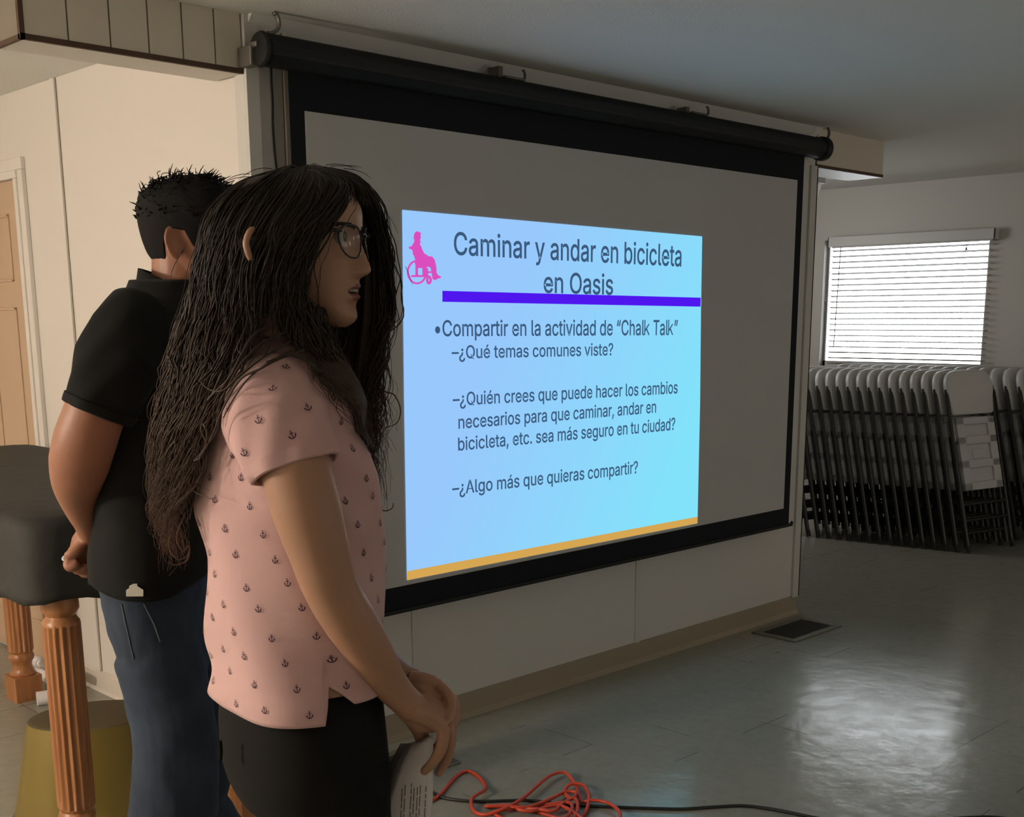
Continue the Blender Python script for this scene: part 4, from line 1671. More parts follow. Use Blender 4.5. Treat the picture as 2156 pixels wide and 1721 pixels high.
# sleeves
def sleeve(path, flat, up, name, seed):
    P = [p for p, r in path]
    sub = 6
    S = spline(P, sub)
    R_ = np.interp(np.linspace(0, len(P) - 1, (len(P) - 1) * sub + 1), range(len(P)), [r for p, r in path])
    n = 48
    T_ = [(S[min(i + 1, len(S) - 1)] - S[max(i - 1, 0)]) for i in range(len(S))]
    rings, nr = [], []
    for i, p in enumerate(S):
        t = T_[i] / np.linalg.norm(T_[i])
        a = up - t * (up @ t)
        a /= np.linalg.norm(a)
        c_ = np.cross(t, a)
        rings.append((p, a, c_, R_[i]))

    def pt(i, th, off=0.0):
        i = max(0, min(len(rings) - 1.001, i))
        i0 = int(i)
        f = i - i0
        A, B_ = rings[i0], rings[i0 + 1]
        p, a, c_, r = [A[q] * (1 - f) + B_[q] * f for q in range(4)]
        fo = 0.002 * math.sin(3 * th + i * .35 + seed) + 0.0015 * math.sin(7 * th - i * .5)
        fo *= min(1, i / 8)
        return p + a * (r * flat + fo + off) * math.cos(th) + c_ * (r + fo + off) * math.sin(th)
    L_ = len(rings)
    v, f = [], []
    for i in range(L_):
        for k in range(n):
            v.append(pt(i, 2 * math.pi * k / n))
    for i in range(L_ - 1):
        for k in range(n):
            f.append((i * n + k, i * n + (k + 1) % n, (i + 1) * n + (k + 1) % n, (i + 1) * n + k))
    m_ = MB().add(v, f, 0)
    # ribbed hem band
    i1 = L_ - 1
    for (ia, ib, o1) in ((i1 - 2.7, i1 + 0.0, 0.0026),):
        rr = []
        for q, oo in ((ia, -.002), (ia, o1), ((ia + ib) / 2, o1 + .0006), (ib - .2, o1), (ib, -.001)):
            rr.append([pt(q, 2 * math.pi * k / n, oo) for k in range(n)])
        m_.rings(rr, 0, cap=False)
    return m_, pt, L_


SP = [(V.P(590, 795, -.085), .048), (V.P(584, 832, -.118), .066), (V.P(586, 880, -.145), .0735), (V.P(600, 930, -.163), .0665), (V.P(622, 992, -.178), .0575)]
sm_, spt, SL = sleeve(SP, 0.82, V.w, 'sleeve', 0.4)
slv = sm_.build('sleeve', [M['polo'], M['anchor']], po, smooth=True, angle=50)
s2 = slv.modifiers.new('thick', 'SOLIDIFY')
s2.thickness = 0.002
s2.offset = -1
# anchors where the photograph has them on the sleeve
axis_px = []
ab2 = MB()


def near_sleeve(px, py):
    best_, arg = 1e9, None
    for i in np.linspace(0, SL - 1.01, 60):
        for th in np.linspace(0, 2 * math.pi, 120, endpoint=False):
            P_ = spt(i, th)
            d_ = P_ - CAM
            q = (CX + F_PX * (d_ @ R3) / (d_ @ F3) - px) ** 2 + (CY - F_PX * (d_ @ U3) / (d_ @ F3) - py) ** 2 + 4e4 * max(0, (P_ - V.o) @ V.w + .12) * 10
            if q < best_:
                best_, arg = q, (i, th)
    return arg


def fs_(i, th, dx, dy):
    A = spt(i, th)
    di = (spt(i + .5, th) - spt(i - .5, th))
    li = np.linalg.norm(di)
    lt = np.linalg.norm(spt(i, th + .05) - spt(i, th - .05)) / .1
    sgn = 1.0 if ((spt(i, th + .05) - A) @ V.u) > 0 else -1.0
    return spt(i - dy / li, th + sgn * dx / lt, 0.0022)


anchors_on(fs_, [(*near_sleeve(x, y), r_) for x, y, r_ in ((577, 818, .05), (547, 884, -.1), (644, 861, .25), (616, 918, .2), (517, 951, -.15), (604, 775, .0), (484, 858, -.4))], 0.0115, ab2)
o = ab2.build('anchor_print', [M['polo'], M['anchor']], slv, fix=False)
o['label'] = 'small dark anchors printed on the sleeve'
o['kind'] = 'stuff'
# far sleeve
FSP = [(V.W(-.030, .085, 1.360), .05), (V.W(-.028, .130, 1.335), .064), (V.W(-.024, .165, 1.29), .066), (V.W(-.018, .182, 1.235), .06), (V.W(-.014, .186, 1.20), .056)]
fm, _, _ = sleeve(FSP, 0.85, V.w, 'sleeve', 1.9)
fo_ = fm.build('sleeve', [M['polo']], po, smooth=True, angle=50)
o = ab_.build('anchor_print', [M['polo'], M['anchor']], po, fix=False)
o['label'] = 'small dark anchors printed all over the pink cloth'
o['kind'] = 'stuff'
# collar and button placket
b = MB()
n = 40
for (r0, z0, r1, z1) in ((1.0, 1.420, 1.02, 1.455), (1.03, 1.455, 1.14, 1.420)):
    rr = []
    for q in range(5):
        f_ = q / 4
        rr.append([V.W(-.020, 0, z0 + (z1 - z0) * f_ + .012 * -math.cos(2 * math.pi * k / n)) + (FB * .060 * math.cos(2 * math.pi * k / n) + LB * .066 * math.sin(2 * math.pi * k / n)) * (r0 + (r1 - r0) * f_) for k in range(n)])
    b.rings(rr, 0, cap=False)
co = b.build('collar', [M['polo']], po, smooth=True)
s2 = co.modifiers.new('thick', 'SOLIDIFY')
s2.thickness = 0.002
b = MB()
for th in (-.10, .10):
    pass
rr = []
for z_ in np.linspace(1.235, 1.40, 12):
    rr.append([shirt_pt(t_, z_, o_) for t_, o_ in ((-.13, .0005), (-.13, .0035), (.13, .0035), (.13, .0005))])
b.rings(rr, 0)
b.build('placket', [M['polo']], po)

# ---- trousers and shoes
b = MB()
hs = []
for y, xl, xr, bb in ((1400, 474, 784, .146), (1440, 468, 790, .154), (1470, 466, 796, .160), (1530, 462, 802, .166), (1600, 466, 809, .168), (1645, 480, 810, .160), (1680, 500, 806, .150)):
    ul, z_ = V.uz(xl, y)
    ur, _ = V.uz(xr, y)
    hw = (ur - ul) / 2
    a = math.sqrt(max(hw ** 2 - (bb * math.sin(psi)) ** 2, 1e-4)) / math.cos(psi)
    hs.append([V.W((ul + ur) / 2, 0, z_), a, a, bb])
b.rings(loft(hs, FB, LB, 48))
for s in (-1, 1):
    pts = [V.W(0.004, 0, .80) + RB * s * .078, V.W(0.016, 0, .70) + RB * s * .074, V.W(0.030, 0, .60) + RB * s * .074, V.W(0.040, 0, .46) + RB * s * .078, V.W(.022, 0, .28) + RB * s * .078, V.W(.014, 0, .07) + RB * s * .078]
    b.tube(spline(pts, 4), list(np.interp(np.linspace(0, 5, 21), range(6), [.086, .076, .070, .062, .060, .052])), 24)
tr = b.build('trousers', M['pants'], woman)
remesh(tr, 0.006, 4)
b = MB()
for (py0, py1, px_) in ((1525, 1720, 560),):
    b.tube([V.P(462, 1560, -.10), V.P(464, 1580, -.10), V.P(463, 1600, -.10)], 0.004, 6)
b.build('belt_loop', M['pants'], tr)
for s in (-1, 1):
    b = MB()
    c0 = V.W(.014, 0, 0) + RB * s * .078
    secs_ = []
    for t_, wd, ht in ((-.07, .024, .06), (-.05, .034, .075), (0, .037, .08), (.05, .040, .065), (.10, .044, .045), (.145, .038, .035), (.17, .020, .022)):
        ring = []
        for k in range(16):
            q = 2 * math.pi * k / 16
            ring.append(c0 + FB * t_ + LB * wd * math.cos(q) + np.array([0, 0, max(0.002, ht * .5 + ht * .5 * math.sin(q))]))
        secs_.append(ring)
    b.rings(secs_)
    b.build('shoe', M['shoe'], woman, smooth=True)

# ---- glasses
b = MB()
def lens_pts(sd, n=28, k=1.0):
    out = []
    for j in range(n):
        t = 2 * math.pi * j / n
        ct, st = math.cos(t), math.sin(t)
        y = .0255 * math.copysign(abs(ct) ** .8, ct) * k
        z = .0215 * math.copysign(abs(st) ** .85, st) * k
        if st < 0:
            y *= 1 - .14 * abs(st)
        out.append(HW((.1005 - 2.2 * (abs(sd * .0335 + y) - .01) ** 2 * 3 - .10 * (z + .02) * .8, sd * .0335 + y, .1085 + z)))
    return out


for sd in (-1, 1):
    lp_ = lens_pts(sd)
    b.tube(lp_ + [lp_[0], lp_[1]], .0013, 6, cap=False)
br = [HW((.1015, y_, .1145 + .004 * (1 - (y_ / .009) ** 2))) for y_ in (-.009, -.004, 0, .004, .009)]
b.tube(br, .0015, 6)
gf = b.build('glasses', M['specs'], woman, smooth=True)
gf['label'] = 'dark rimmed glasses'
for sd in (-1, 1):
    lp_ = lens_pts(sd, 28, .97)
    c_ = np.mean(lp_, 0)
    n_ = FH * .0004
    v = [c_ + n_ * 2] + [p + n_ for p in lp_] + [c_ - n_ * 0] + [p - n_ for p in lp_]
    f = []
    for k in range(28):
        f += [(0, 1 + k, 1 + (k + 1) % 28), (29, 30 + (k + 1) % 28, 30 + k), (1 + k, 30 + k, 30 + (k + 1) % 28, 1 + (k + 1) % 28)]
    MB().add(v, f).build('lens', M['lens'], gf, smooth=True)
    q0 = HW((.0885, sd * .0605, .1195))
    b = MB()
    b.tube([q0, HW((.080, sd * .067, .1195)), HW((.03, sd * .0745, .1165)), HW((-.012, sd * .077, .112)), HW((-.026, sd * .076, .100))], .0016, 6, flat=1.6, up=(0, 0, 1))
    b.build('temple', M['specs'], gf, smooth=True)

# ---- papers held in her right hand
pp = thing('paper_sheaf', V.P(868, 1700, -.05), 'folded sheaf of printed white papers held upright in a hand', 'papers')


def sheet(off, bend, wdt, k0):
    """one sheet hanging down from the grip, bowed towards the left"""
    v = []
    n, m_ = 14, 8
    for i in range(n + 1):
        t = i / n
        for j in range(m_ + 1):
            s = j / m_
            y = 1548 + (1800 - 1548) * t
            xl = 876 - 74 * (1 - (1 - min(t, 1)) ** 2.0) - 6 * bend + 14 * max(0, t - .6)
            xr = 912 + 6 * t - 14 * t * t
            x = xl + (xr - xl) * s
            w = -.060 + off + .055 * (1 - s) ** 2 * (0.35 + bend * .2) - .02 * t * (1 - s)
            if t < .06:
                y += 40 * (1 - s) * (1 - t / .06) * .5
            v.append(V.P(x + bend * -6 * (1 - s), y, w))
    f = []
    for i in range(n):
        for j in range(m_):
            a = i * (m_ + 1) + j
            f.append((a, a + 1, a + m_ + 2, a + m_ + 1))
    return v, f


for q, (of, be) in enumerate(((-.0050, 0.0), (-.0032, .25), (-.0012, .5), (.0008, .9), (.0030, 1.3), (.0055, 1.9))):
    v, f = sheet(of, be, 0, 0)
    o = MB().add(v, f, 0).build('sheet', M['paper'], pp, smooth=True)
    s2 = o.modifiers.new('thick', 'SOLIDIFY')
    s2.thickness = .0004
    if q == 0:
        b = MB()
        rr_ = random.Random(2)
        for col in (847, 853, 866, 872, 879, 885, 897):
            yy = 1655 + rr_.uniform(-8, 6) - (col - 860) * .1
            while yy < 1790:
                ln = rr_.uniform(8, 30)
                x_ = col - (yy - 1660) * .05
                P0, P1 = V.P(x_, yy, -.0672 - .0000), V.P(x_ - ln * .05, yy + ln, -.0672)
                # keep the print on the sheet: copy its depth
                def onsheet(x, y):
                    t = (y - 1548) / 252
                    xl = 876 - 74 * (1 - (1 - min(t, 1)) ** 2.0) + 14 * max(0, t - .6)
                    xr = 912 + 6 * t - 14 * t * t
                    s = (x - xl) / (xr - xl)
                    return V.P(x, y, -.060 - .005 + .055 * (1 - s) ** 2 * .35 - .02 * t * (1 - s) - .0012)
                a_ = .9
                if 0.05 < (x_ - (876 - 74 * (1 - (1 - min((yy - 1548) / 252, 1)) ** 2.0))) / 60:
                    b.add([onsheet(x_ - a_, yy), onsheet(x_ + a_, yy), onsheet(x_ + a_ - ln * .05, yy + ln), onsheet(x_ - a_ - ln * .05, yy + ln)], [(0, 1, 2, 3)])
                yy += ln + rr_.uniform(2, 5)
        t_ = b.build('printed_text', M['print_'], o, fix=False)
        t_['kind'] = 'stuff'

# ---- hair: locks and single strands
HR = random.Random(11)


def G(pts):
    P = [V.P(x, y, w) for x, y, w in pts]
    S = np.array(spline(P, 8))
    d = np.r_[0, np.cumsum(np.linalg.norm(np.diff(S, axis=0), axis=1))]
    d /= d[-1]
    tt = np.linspace(0, 1, 41)
    return np.array([np.interp(tt, d, S[:, i]) for i in range(3)]).T


GA = [
    G([(662, 352, -.01), (718, 388, -.045), (704, 440, -.080), (652, 515, -.098), (634, 600, -.100), (650, 690, -.100), (690, 765, -.095), (738, 850, -.080), (776, 960, -.060)]),
    G([(650, 349, -.01), (682, 395, -.066), (655, 470, -.100), (620, 550, -.106), (606, 640, -.110), (616, 710, -.112), (652, 775, -.115), (690, 850, -.10), (730, 940, -.08)]),
    G([(640, 348, -.01), (638, 408, -.082), (600, 490, -.110), (572, 580, -.114), (562, 650, -.118), (560, 705, -.130), (535, 755, -.170), (490, 815, -.175), (448, 890, -.145), (424, 970, -.115), (410, 1060, -.10)]),
    G([(625, 350, .0), (586, 398, -.070), (542, 475, -.098), (514, 570, -.100), (500, 650, -.105), (480, 735, -.130), (446, 830, -.125), (420, 930, -.100), (402, 1030, -.080), (386, 1120, -.070)]),
    G([(610, 352, .0), (544, 398, -.040), (492, 470, -.060), (464, 560, -.060), (450, 650, -.062), (425, 740, -.070), (395, 840, -.070), (372, 950, -.060), (360, 1050, -.050), (366, 1150, -.040)]),
    G([(600, 354, .03), (518, 394, .010), (466, 455, .0), (440, 535, .0), (424, 615, .0), (396, 705, .0), (364, 800, .0), (346, 900, .0), (338, 1000, .0), (344, 1090, .0), (372, 1180, .0)]),
    G([(600, 354, .05), (530, 392, .060), (480, 450, .062), (456, 530, .062), (440, 610, .060), (416, 700, .060), (388, 800, .050), (368, 900, .050), (358, 1000, .050), (362, 1090, .050), (385, 1175, .040)]),
]
GB = [
    G([(668, 350, .02), (738, 380, .030), (770, 432, .060), (787, 500, .080), (800, 580, .080), (802, 660, .070), (797, 740, .055), (790, 820, .045), (792, 900, .040), (782, 985, .030)]),
    G([(665, 350, .01), (722, 372, .010), (755, 412, .030), (772, 470, .060), (783, 540, .075), (783, 610, .075), (776, 690, .070), (766, 770, .050), (762, 850, .030), (768, 950, .020), (780, 1050, .010)]),
    G([(660, 350, .03), (715, 366, .060), (748, 402, .090), (758, 480, .100), (763, 580, .100), (752, 680, .090), (735, 760, .070), (722, 850, .050), (738, 940, .035)]),
    G([(655, 350, .04), (690, 370, .100), (712, 430, .112), (714, 560, .112), (702, 680, .100), (690, 760, .080), (690, 850, .060), (700, 900, .05)]),
]
def push(p):
    z = p[2]
    if HZB < z < 1.425:
        zz = secz[order]
        c_ = np.array([np.interp(z, zz, secc[order][:, 0]), np.interp(z, zz, secc[order][:, 1]), z])
        a, l_ = np.interp(z, zz, seca[order]) + .012, np.interp(z, zz, secb[order]) + .012
        q = p - c_
        f = (abs(q @ FB) / a) ** 2.35 + (abs(q @ LB) / l_) ** 2.35
        if f < 1:
            p = c_ + q * (max(f, .05) ** (-1 / 2.35))
    for c_, r in SPUSH:
        d = p - c_
        n_ = np.linalg.norm(d)
        if n_ < r:
            p = c_ + d * (r / n_)
    return p


SPUSH = [(P_, r_ + .003) for P_, r_ in SP[:4]]
hb = MB()
hcen = HW((-.0, 0, .12))


def nrm_out(p):
    d = p - np.array([hcen[0], hcen[1], p[2]])
    d[2] = 0
    return d / (np.linalg.norm(d) + 1e-9)


def sheet_between(ga, gb, t1, th=0.011, m_=8, inset=0.006, i0=0):
    n = int(40 * t1) - i0
    outer, inner_ = [], []
    for i in range(i0, n + i0 + 1):
        for j in range(m_ + 1):
            s = j / m_
            p = ga[i] * (1 - s) + gb[i] * s
            o_ = nrm_out(p)
            bulge = 0.010 * math.sin(math.pi * s) * min(1, i / 8) if i < 22 else 0.004 * math.sin(math.pi * s)
            edge = 1.0 - 0.8 * ((i - i0) / n) ** 3
            p = push(p + o_ * inset) - o_ * inset if inset else p
            outer.append(p + o_ * (bulge - inset) + o_ * 0.004 * math.sin(s * 23 + i * .22) * min(1, i / 6))
            inner_.append(p + o_ * (bulge - inset - th * edge))
    k = len(outer)
    w_ = m_ + 1
    f = []
    for i in range(n):
        for j in range(m_):
            a = i * w_ + j
            f += [(a, a + 1, a + w_ + 1, a + w_), (k + a, k + a + w_, k + a + w_ + 1, k + a + 1)]
        a = i * w_
        f += [(a, a + w_, k + a + w_, k + a), (a + m_, k + a + m_, k + a + w_ + m_, a + w_ + m_)]
    for j in range(m_):
        f += [(j, k + j, k + j + 1, j + 1)]
        a = n * w_ + j
        f += [(a, a + 1, k + a + 1, k + a)]
    hb.add(outer + inner_, f)


def strand(ga, gb, s, t1, r0, spread, amp, t0=0.0, curl=0.0, nn=44):
    ph, fq = HR.uniform(0, 6.3), HR.uniform(1.6, 3.2)
    p2_, f2_, a2_ = HR.uniform(0, 6.3), HR.uniform(6, 11), HR.uniform(.0008, .0030)
    cl_ = math.floor(s * 7) * 1.9
    o1, o2, o3 = HR.gauss(0, spread), HR.gauss(0, spread), HR.uniform(-.3, 1)
    pts, rad = [], []
    for i in range(nn + 1):
        t = t0 + (t1 - t0) * i / nn
        q = t * 40
        i0 = min(int(q), 39)
        f = q - i0
        a = ga[i0] * (1 - f) + ga[i0 + 1] * f
        c_ = gb[i0] * (1 - f) + gb[i0 + 1] * f
        p = a * (1 - s) + c_ * s
        o_ = nrm_out(p)
        g_ = min(1, t * 5)
        k = (t - .25) / .75 if t > .25 else 0
        A = amp * k ** 1.3
        ang = ph + fq * 2 * math.pi * t * 1.6
        side = np.array([-o_[1], o_[0], 0])
        g2 = min(1, max(0, t - .05) * 4)
        p = p + (side * math.cos(p2_ + f2_ * 6.28 * t) + o_ * math.sin(p2_ * 1.7 + f2_ * 6.0 * t)) * a2_ * g2
        p = p + (side * math.sin(cl_ + 6.28 * t * 2.6) + o_ * .7 * math.cos(cl_ * 1.3 + 6.28 * t * 2.3)) * .0075 * g2 * (.4 + t)
        p = p + o_ * (.004 + o3 * .008 * g_ + (.010 * math.sin(math.pi * s) if t < .55 else 0)) + side * (o1 * g_ + A * math.cos(ang)) + o_ * A * .8 * math.sin(ang) + np.array([0, 0, o2 * .4 * g_])
        if curl and t > .86:
            kk = (t - .86) / .14
            p = p + (side * math.cos(kk * curl) - np.array([0, 0, 1]) * 0 + np.array([0, 0, 1]) * math.sin(kk * curl)) * .018 * kk
        pts.append(push(p))
        rad.append(max(.00025, r0 * (0.55 + .45 * min(1, t * 6)) * (1 - max(0, (i / nn - .55) / .45) ** 1.4 * .92)))
    hb.tube(pts, rad, 5)


# skull cap under the locks
cap_r = []
for i in range(26):
    z_ = .085 + (.2225 - .085) * i / 25
    ring = []
    for k in range(48):
        th = 2 * math.pi * k / 48
        fw = math.cos(th)
        o_ = .003 if z_ > .190 + .012 * fw or fw < .30 else -.004
        ring.append(HW(head_point(th, z_, 0.0011 + o_)))
    cap_r.append(ring)
hb.rings(cap_r)
sheet_between(GA[0], GA[1], .95)
sheet_between(GA[1], GA[2], .45)
sheet_between(GA[2], GA[3], .46)
sheet_between(GA[3], GA[4], .88)
sheet_between(GA[4], GA[5], .90)
sheet_between(GA[5], GA[6], .90)
sheet_between(GB[0], GB[1], .80)
sheet_between(GB[1], GB[2], .92)
sheet_between(GB[2], GB[3], .95)
GC = G([(655, 350, .05), (688, 400, .10), (698, 560, .085), (690, 650, .045), (678, 705, .0), (690, 760, -.04), (712, 850, -.06), (748, 945, -.05)])
sheet_between(GB[3], GC, .97, i0=18)
sheet_between(GC, GA[0], .97, i0=24, inset=.011)
sheet_between(GA[0], GB[1], .19)
for (ga, gb, n, t1, r0, sp_, am, cu) in (
        (GA[0], GB[1], 70, .20, .0013, .004, .004, 0), (GB[3], GC, 60, 1.0, .0012, .008, .010, 0), (GA[0], GA[1], 120, 1.0, .0012, .007, .010, 0), (GA[1], GA[2], 110, .51, .0012, .007, .008, 0), (GA[2], GA[3], 110, .54, .0012, .007, .010, 0), (GA[2], GA[3], 16, 1.0, .0010, .010, .016, 5),
        (GA[3], GA[4], 190, 1.0, .0012, .009, .017, 5), (GA[4], GA[5], 220, 1.0, .0012, .011, .019, 5), (GA[5], GA[6], 110, 1.0, .0011, .011, .018, 5),
        (GB[0], GB[1], 110, 1.0, .0010, .009, .016, 5), (GB[1], GB[2], 120, 1.0, .0011, .009, .014, 4), (GB[2], GB[3], 90, 1.0, .0012, .008, .010, 0)):
    for k in range(n):
        strand(ga, gb, HR.uniform(-.04, 1.04), t1 * HR.uniform(.86, 1.0), r0 * HR.uniform(.6, 1.25), sp_, am * HR.uniform(.5, 1.3), curl=cu * HR.uniform(.4, 1.2) if cu else 0)
for k in range(150):
    strand(GC, GA[0], HR.uniform(-.05, 1.05), HR.uniform(.86, .99), .0012 * HR.uniform(.6, 1.2), .008, .010, t0=.52)
for k in range(150):          # flyaways
    i = HR.randrange(6)
    strand(GA[i], GA[i + 1], HR.random(), HR.uniform(.4, .95) if i not in (1, 2) else HR.uniform(.3, .5), .00045, .014, .026, curl=6)
for k in range(90):
    i = HR.randrange(2)
    strand(GB[i], GB[i + 1], HR.uniform(-.2, .8), HR.uniform(.35, 1.0), .0006, .014, .022, curl=6)


for k in range(130):         # short frizz standing off the crown
    src = HR.choice(GA[1:6] + GB[:2])
    i0 = HR.randrange(1, 16)
    p = src[i0] + np.array([HR.gauss(0, .012), HR.gauss(0, .012), 0])
    o_ = p - HW((-.005, 0, .11))
    o_ = o_ / np.linalg.norm(o_)
    tg_ = src[i0 + 2] - src[i0]
    tg_ = tg_ / np.linalg.norm(tg_)
    ln, cv = HR.uniform(.02, .05), HR.uniform(-1, 1)
    sd_ = np.cross(o_, tg_)
    hb.tube([p + o_ * .006 + tg_ * ln * t_ + o_ * ln * .55 * t_ * (1.2 - t_ * .7) + sd_ * ln * .5 * cv * t_ * t_ for t_ in (0, .25, .5, .75, 1.0)], [.0005, .0005, .00045, .0004, .0002], 4)


def px_strand(pts, r):
    S = spline([V.P(x, y, w) for x, y, w in pts], 7)
    R_ = [r * (1 - .7 * max(0, i / len(S) - .4)) for i in range(len(S))]
    hb.tube(S, R_, 5)


for pts, r in (
        ([(798, 600, .06), (806, 690, .05), (800, 770, .04), (806, 820, .03), (830, 832, .02), (843, 862, .02), (836, 890, .02), (812, 901, .02)], .0011),
        ([(796, 620, .06), (800, 720, .05), (796, 800, .04), (812, 850, .03), (806, 878, .03), (786, 890, .03)], .0010),
        ([(790, 700, .05), (786, 800, .04), (780, 850, .03), (765, 880, .02), (772, 905, .02), (792, 900, .02), (794, 925, .02), (786, 960, .02)], .0016),
        ([(784, 800, .04), (796, 880, .03), (800, 930, .03), (786, 960, .02), (800, 975, .02)], .0012),
        ([(780, 900, .03), (786, 980, .02), (792, 1040, .01), (796, 1068, .01), (812, 1076, .01), (826, 1070, .01), (828, 1060, .01)], .0011),
        ([(784, 960, .03), (792, 1030, .02), (788, 1075, .01), (800, 1083, .01), (804, 1066, .01)], .0013),
        ([(640, 738, -.19), (590, 755, -.225), (545, 778, -.228), (505, 800, -.215), (470, 860, -.19), (452, 905, -.17), (440, 930, -.16)], .0016),
        ([(620, 735, -.19), (570, 760, -.225), (520, 800, -.22), (486, 850, -.20), (470, 880, -.19)], .0013),
        ([(610, 720, -.17), (555, 752, -.20), (505, 790, -.20), (470, 822, -.19), (440, 820, -.17), (418, 800, -.15)], .0013),
        ([(600, 700, -.15), (548, 725, -.17), (505, 770, -.18), (478, 818, -.18), (462, 850, -.17), (455, 900, -.16)], .0014),
        ([(560, 690, -.14), (535, 705, -.16), (510, 745, -.17), (480, 800, -.17), (440, 840, -.15), (425, 880, -.13), (436, 910, -.14), (430, 945, -.13), (412, 968, -.12)], .0024),
        ([(470, 780, -.16), (440, 850, -.145), (424, 900, -.13), (434, 935, -.135), (420, 965, -.125), (408, 970, -.12)], .0022),
        ([(420, 930, -.11), (398, 990, -.10), (404, 1030, -.10), (430, 1045, -.125), (452, 1052, -.14)], .0007),
        ([(690, 800, -.10), (660, 770, -.19), (610, 748, -.225), (560, 762, -.23)], .0014),
        ([(390, 1080, -.06), (372, 1130, -.05), (384, 1160, -.05), (398, 1150, -.05), (394, 1180, -.05), (368, 1190, -.05), (356, 1183, -.05)], .0014),
        ([(372, 1080, -.03), (352, 1130, -.03), (330, 1120, -.03), (318, 1115, -.03)], .0008),
        ([(366, 1100, -.03), (356, 1150, -.03), (374, 1178, -.03), (396, 1168, -.03), (398, 1140, -.03)], .0012)):
    px_strand(pts, r)
ho = hb.build('hair', M['hair_w'], woman, smooth=True, fix=False)
ho['label'] = 'long curly dark brown hair'

# ================================================================== the man
V2 = View(330, 2.40)
p2 = math.radians(12)
FB2 = math.cos(p2) * V2.u - math.sin(p2) * V2.w         # turned a little towards the camera
RB2 = -math.sin(p2) * V2.u - math.cos(p2) * V2.w        # his right, towards the camera
LB2 = -RB2
h2 = math.radians(20)
FH2 = math.cos(h2) * V2.u - math.sin(h2) * V2.w
man = thing('person', (V2.o[0] + V2.u[0] * .04, V2.o[1] + V2.u[1] * .04, 0),
            'person with short black hair in a black short-sleeved shirt and jeans, hands behind the back', 'person')
KM = 0.98
hu2, ztop = V2.uz(397, 384, 0)
HM = Frame(V2.W(hu2, 0, ztop - 0.2225 * KM), FH2, KM, 0.04)
b = MB()
add_head(b, HM, 1.1, 1.06, 80, 100)
# the ears, larger and set where the photograph has the near one
def add_ear2(b, fr, side):
    c_ = np.array([-0.004, side * 0.072, 0.107])
    a = math.radians(28)
    ax = np.array([-math.cos(a), side * math.sin(a), 0])
    az = np.array([-0.16, 0, 1.0])
    az /= np.linalg.norm(az)
    pts = []
    for k in range(17):
        t = math.radians(-100 + 300 * k / 16)      # from the lobe round the back to the front root
        q = c_ + ax * (0.009 + (0.0155 if math.sin(t) > -9 else 0) * math.cos(t * 1.0)) + az * (0.0275 * math.sin(t))
        pts.append(fr(q))
    b.tube(pts, [.0052 * fr.k] * 4 + [.0040 * fr.k] * 13, 8)
    nrm = np.cross(ax, az)
    r1, r2 = [], []
    for k in range(16):
        t = 2 * math.pi * k / 16
        q = c_ + ax * (.008 + .013 * math.cos(t)) + az * (.024 * math.sin(t))
        r1.append(fr(q + nrm * .002 - ax * 0))
        r2.append(fr(q - nrm * .003))
    b.rings([r1, r2])
    q = c_ + ax * .004 - az * .002
    b.tube([fr(q - az * .012 + ax * .004), fr(q), fr(q + az * .012 + ax * .002)], [.004 * fr.k, .0045 * fr.k, .0035 * fr.k], 8)
    b.tube([fr(c_ - ax * .001 - az * .006), fr(c_ - ax * .001 + az * .002)], [.005 * fr.k, .005 * fr.k], 8)


add_ear2(b, HM, 1)
add_ear2(b, HM, -1)
nk = V2.W(V2.uz(364, 610)[0], 0, 1.47)
b.tube([HM((-.018, 0, .09)), HM((-.020, 0, .045)), HM((-.022, 0, .005)), nk, nk + np.array([0, 0, -.08])], [.062, .061, .061, .066, .10], 24)
TM = [(1262, 200, 452, .185), (1200, 199, 456, .185), (1110, 198, 458, .180), (1020, 197, 460, .182), (930, 198, 460, .190), (850, 196, 458, .200), (780, 208, 452, .205)]
s2c = []
for y, xl, xr, bb in TM:
    ul, z_ = V2.uz(xl, y)
    ur, _ = V2.uz(xr, y)
    hw = (ur - ul) / 2
    a = math.sqrt(max(hw ** 2 - (bb * math.sin(p2)) ** 2, 1e-4)) / math.cos(p2)
    s2c.append([V2.W((ul + ur) / 2, 0, z_), a, a, bb])
for z_, uu, a, bb in ((1.395, .010, .112, .205), (1.435, .012, .100, .200), (1.462, .014, .088, .170), (1.485, .017, .078, .130), (1.505, .020, .070, .095), (1.522, .022, .066, .076)):
    s2c.append([V2.W(uu, 0, z_), a, a, bb])
b.rings(loft([[c_, a - .012, ab - .012, bb - .014] for c_, a, ab, bb in s2c[2:]], FB2, LB2, 48))
# right arm: out behind the trunk, bent at the elbow, the hand behind the back
MA = [(262, 700, -.165, .050), (230, 790, -.188, .050), (200, 868, -.197, .0515), (180, 925, -.185, .0535), (168, 972, -.160, .0525), (163, 1015, -.120, .045), (172, 1058, -.075, .0365), (186, 1098, -.030, .0285), (194, 1122, .000, .0255)]
b.tube(spline([V2.P(x, y, w) for x, y, w, r in MA], 4), list(np.interp(np.linspace(0, len(MA) - 1, (len(MA) - 1) * 4 + 1), range(len(MA)), [r for *_, r in MA])), 44)
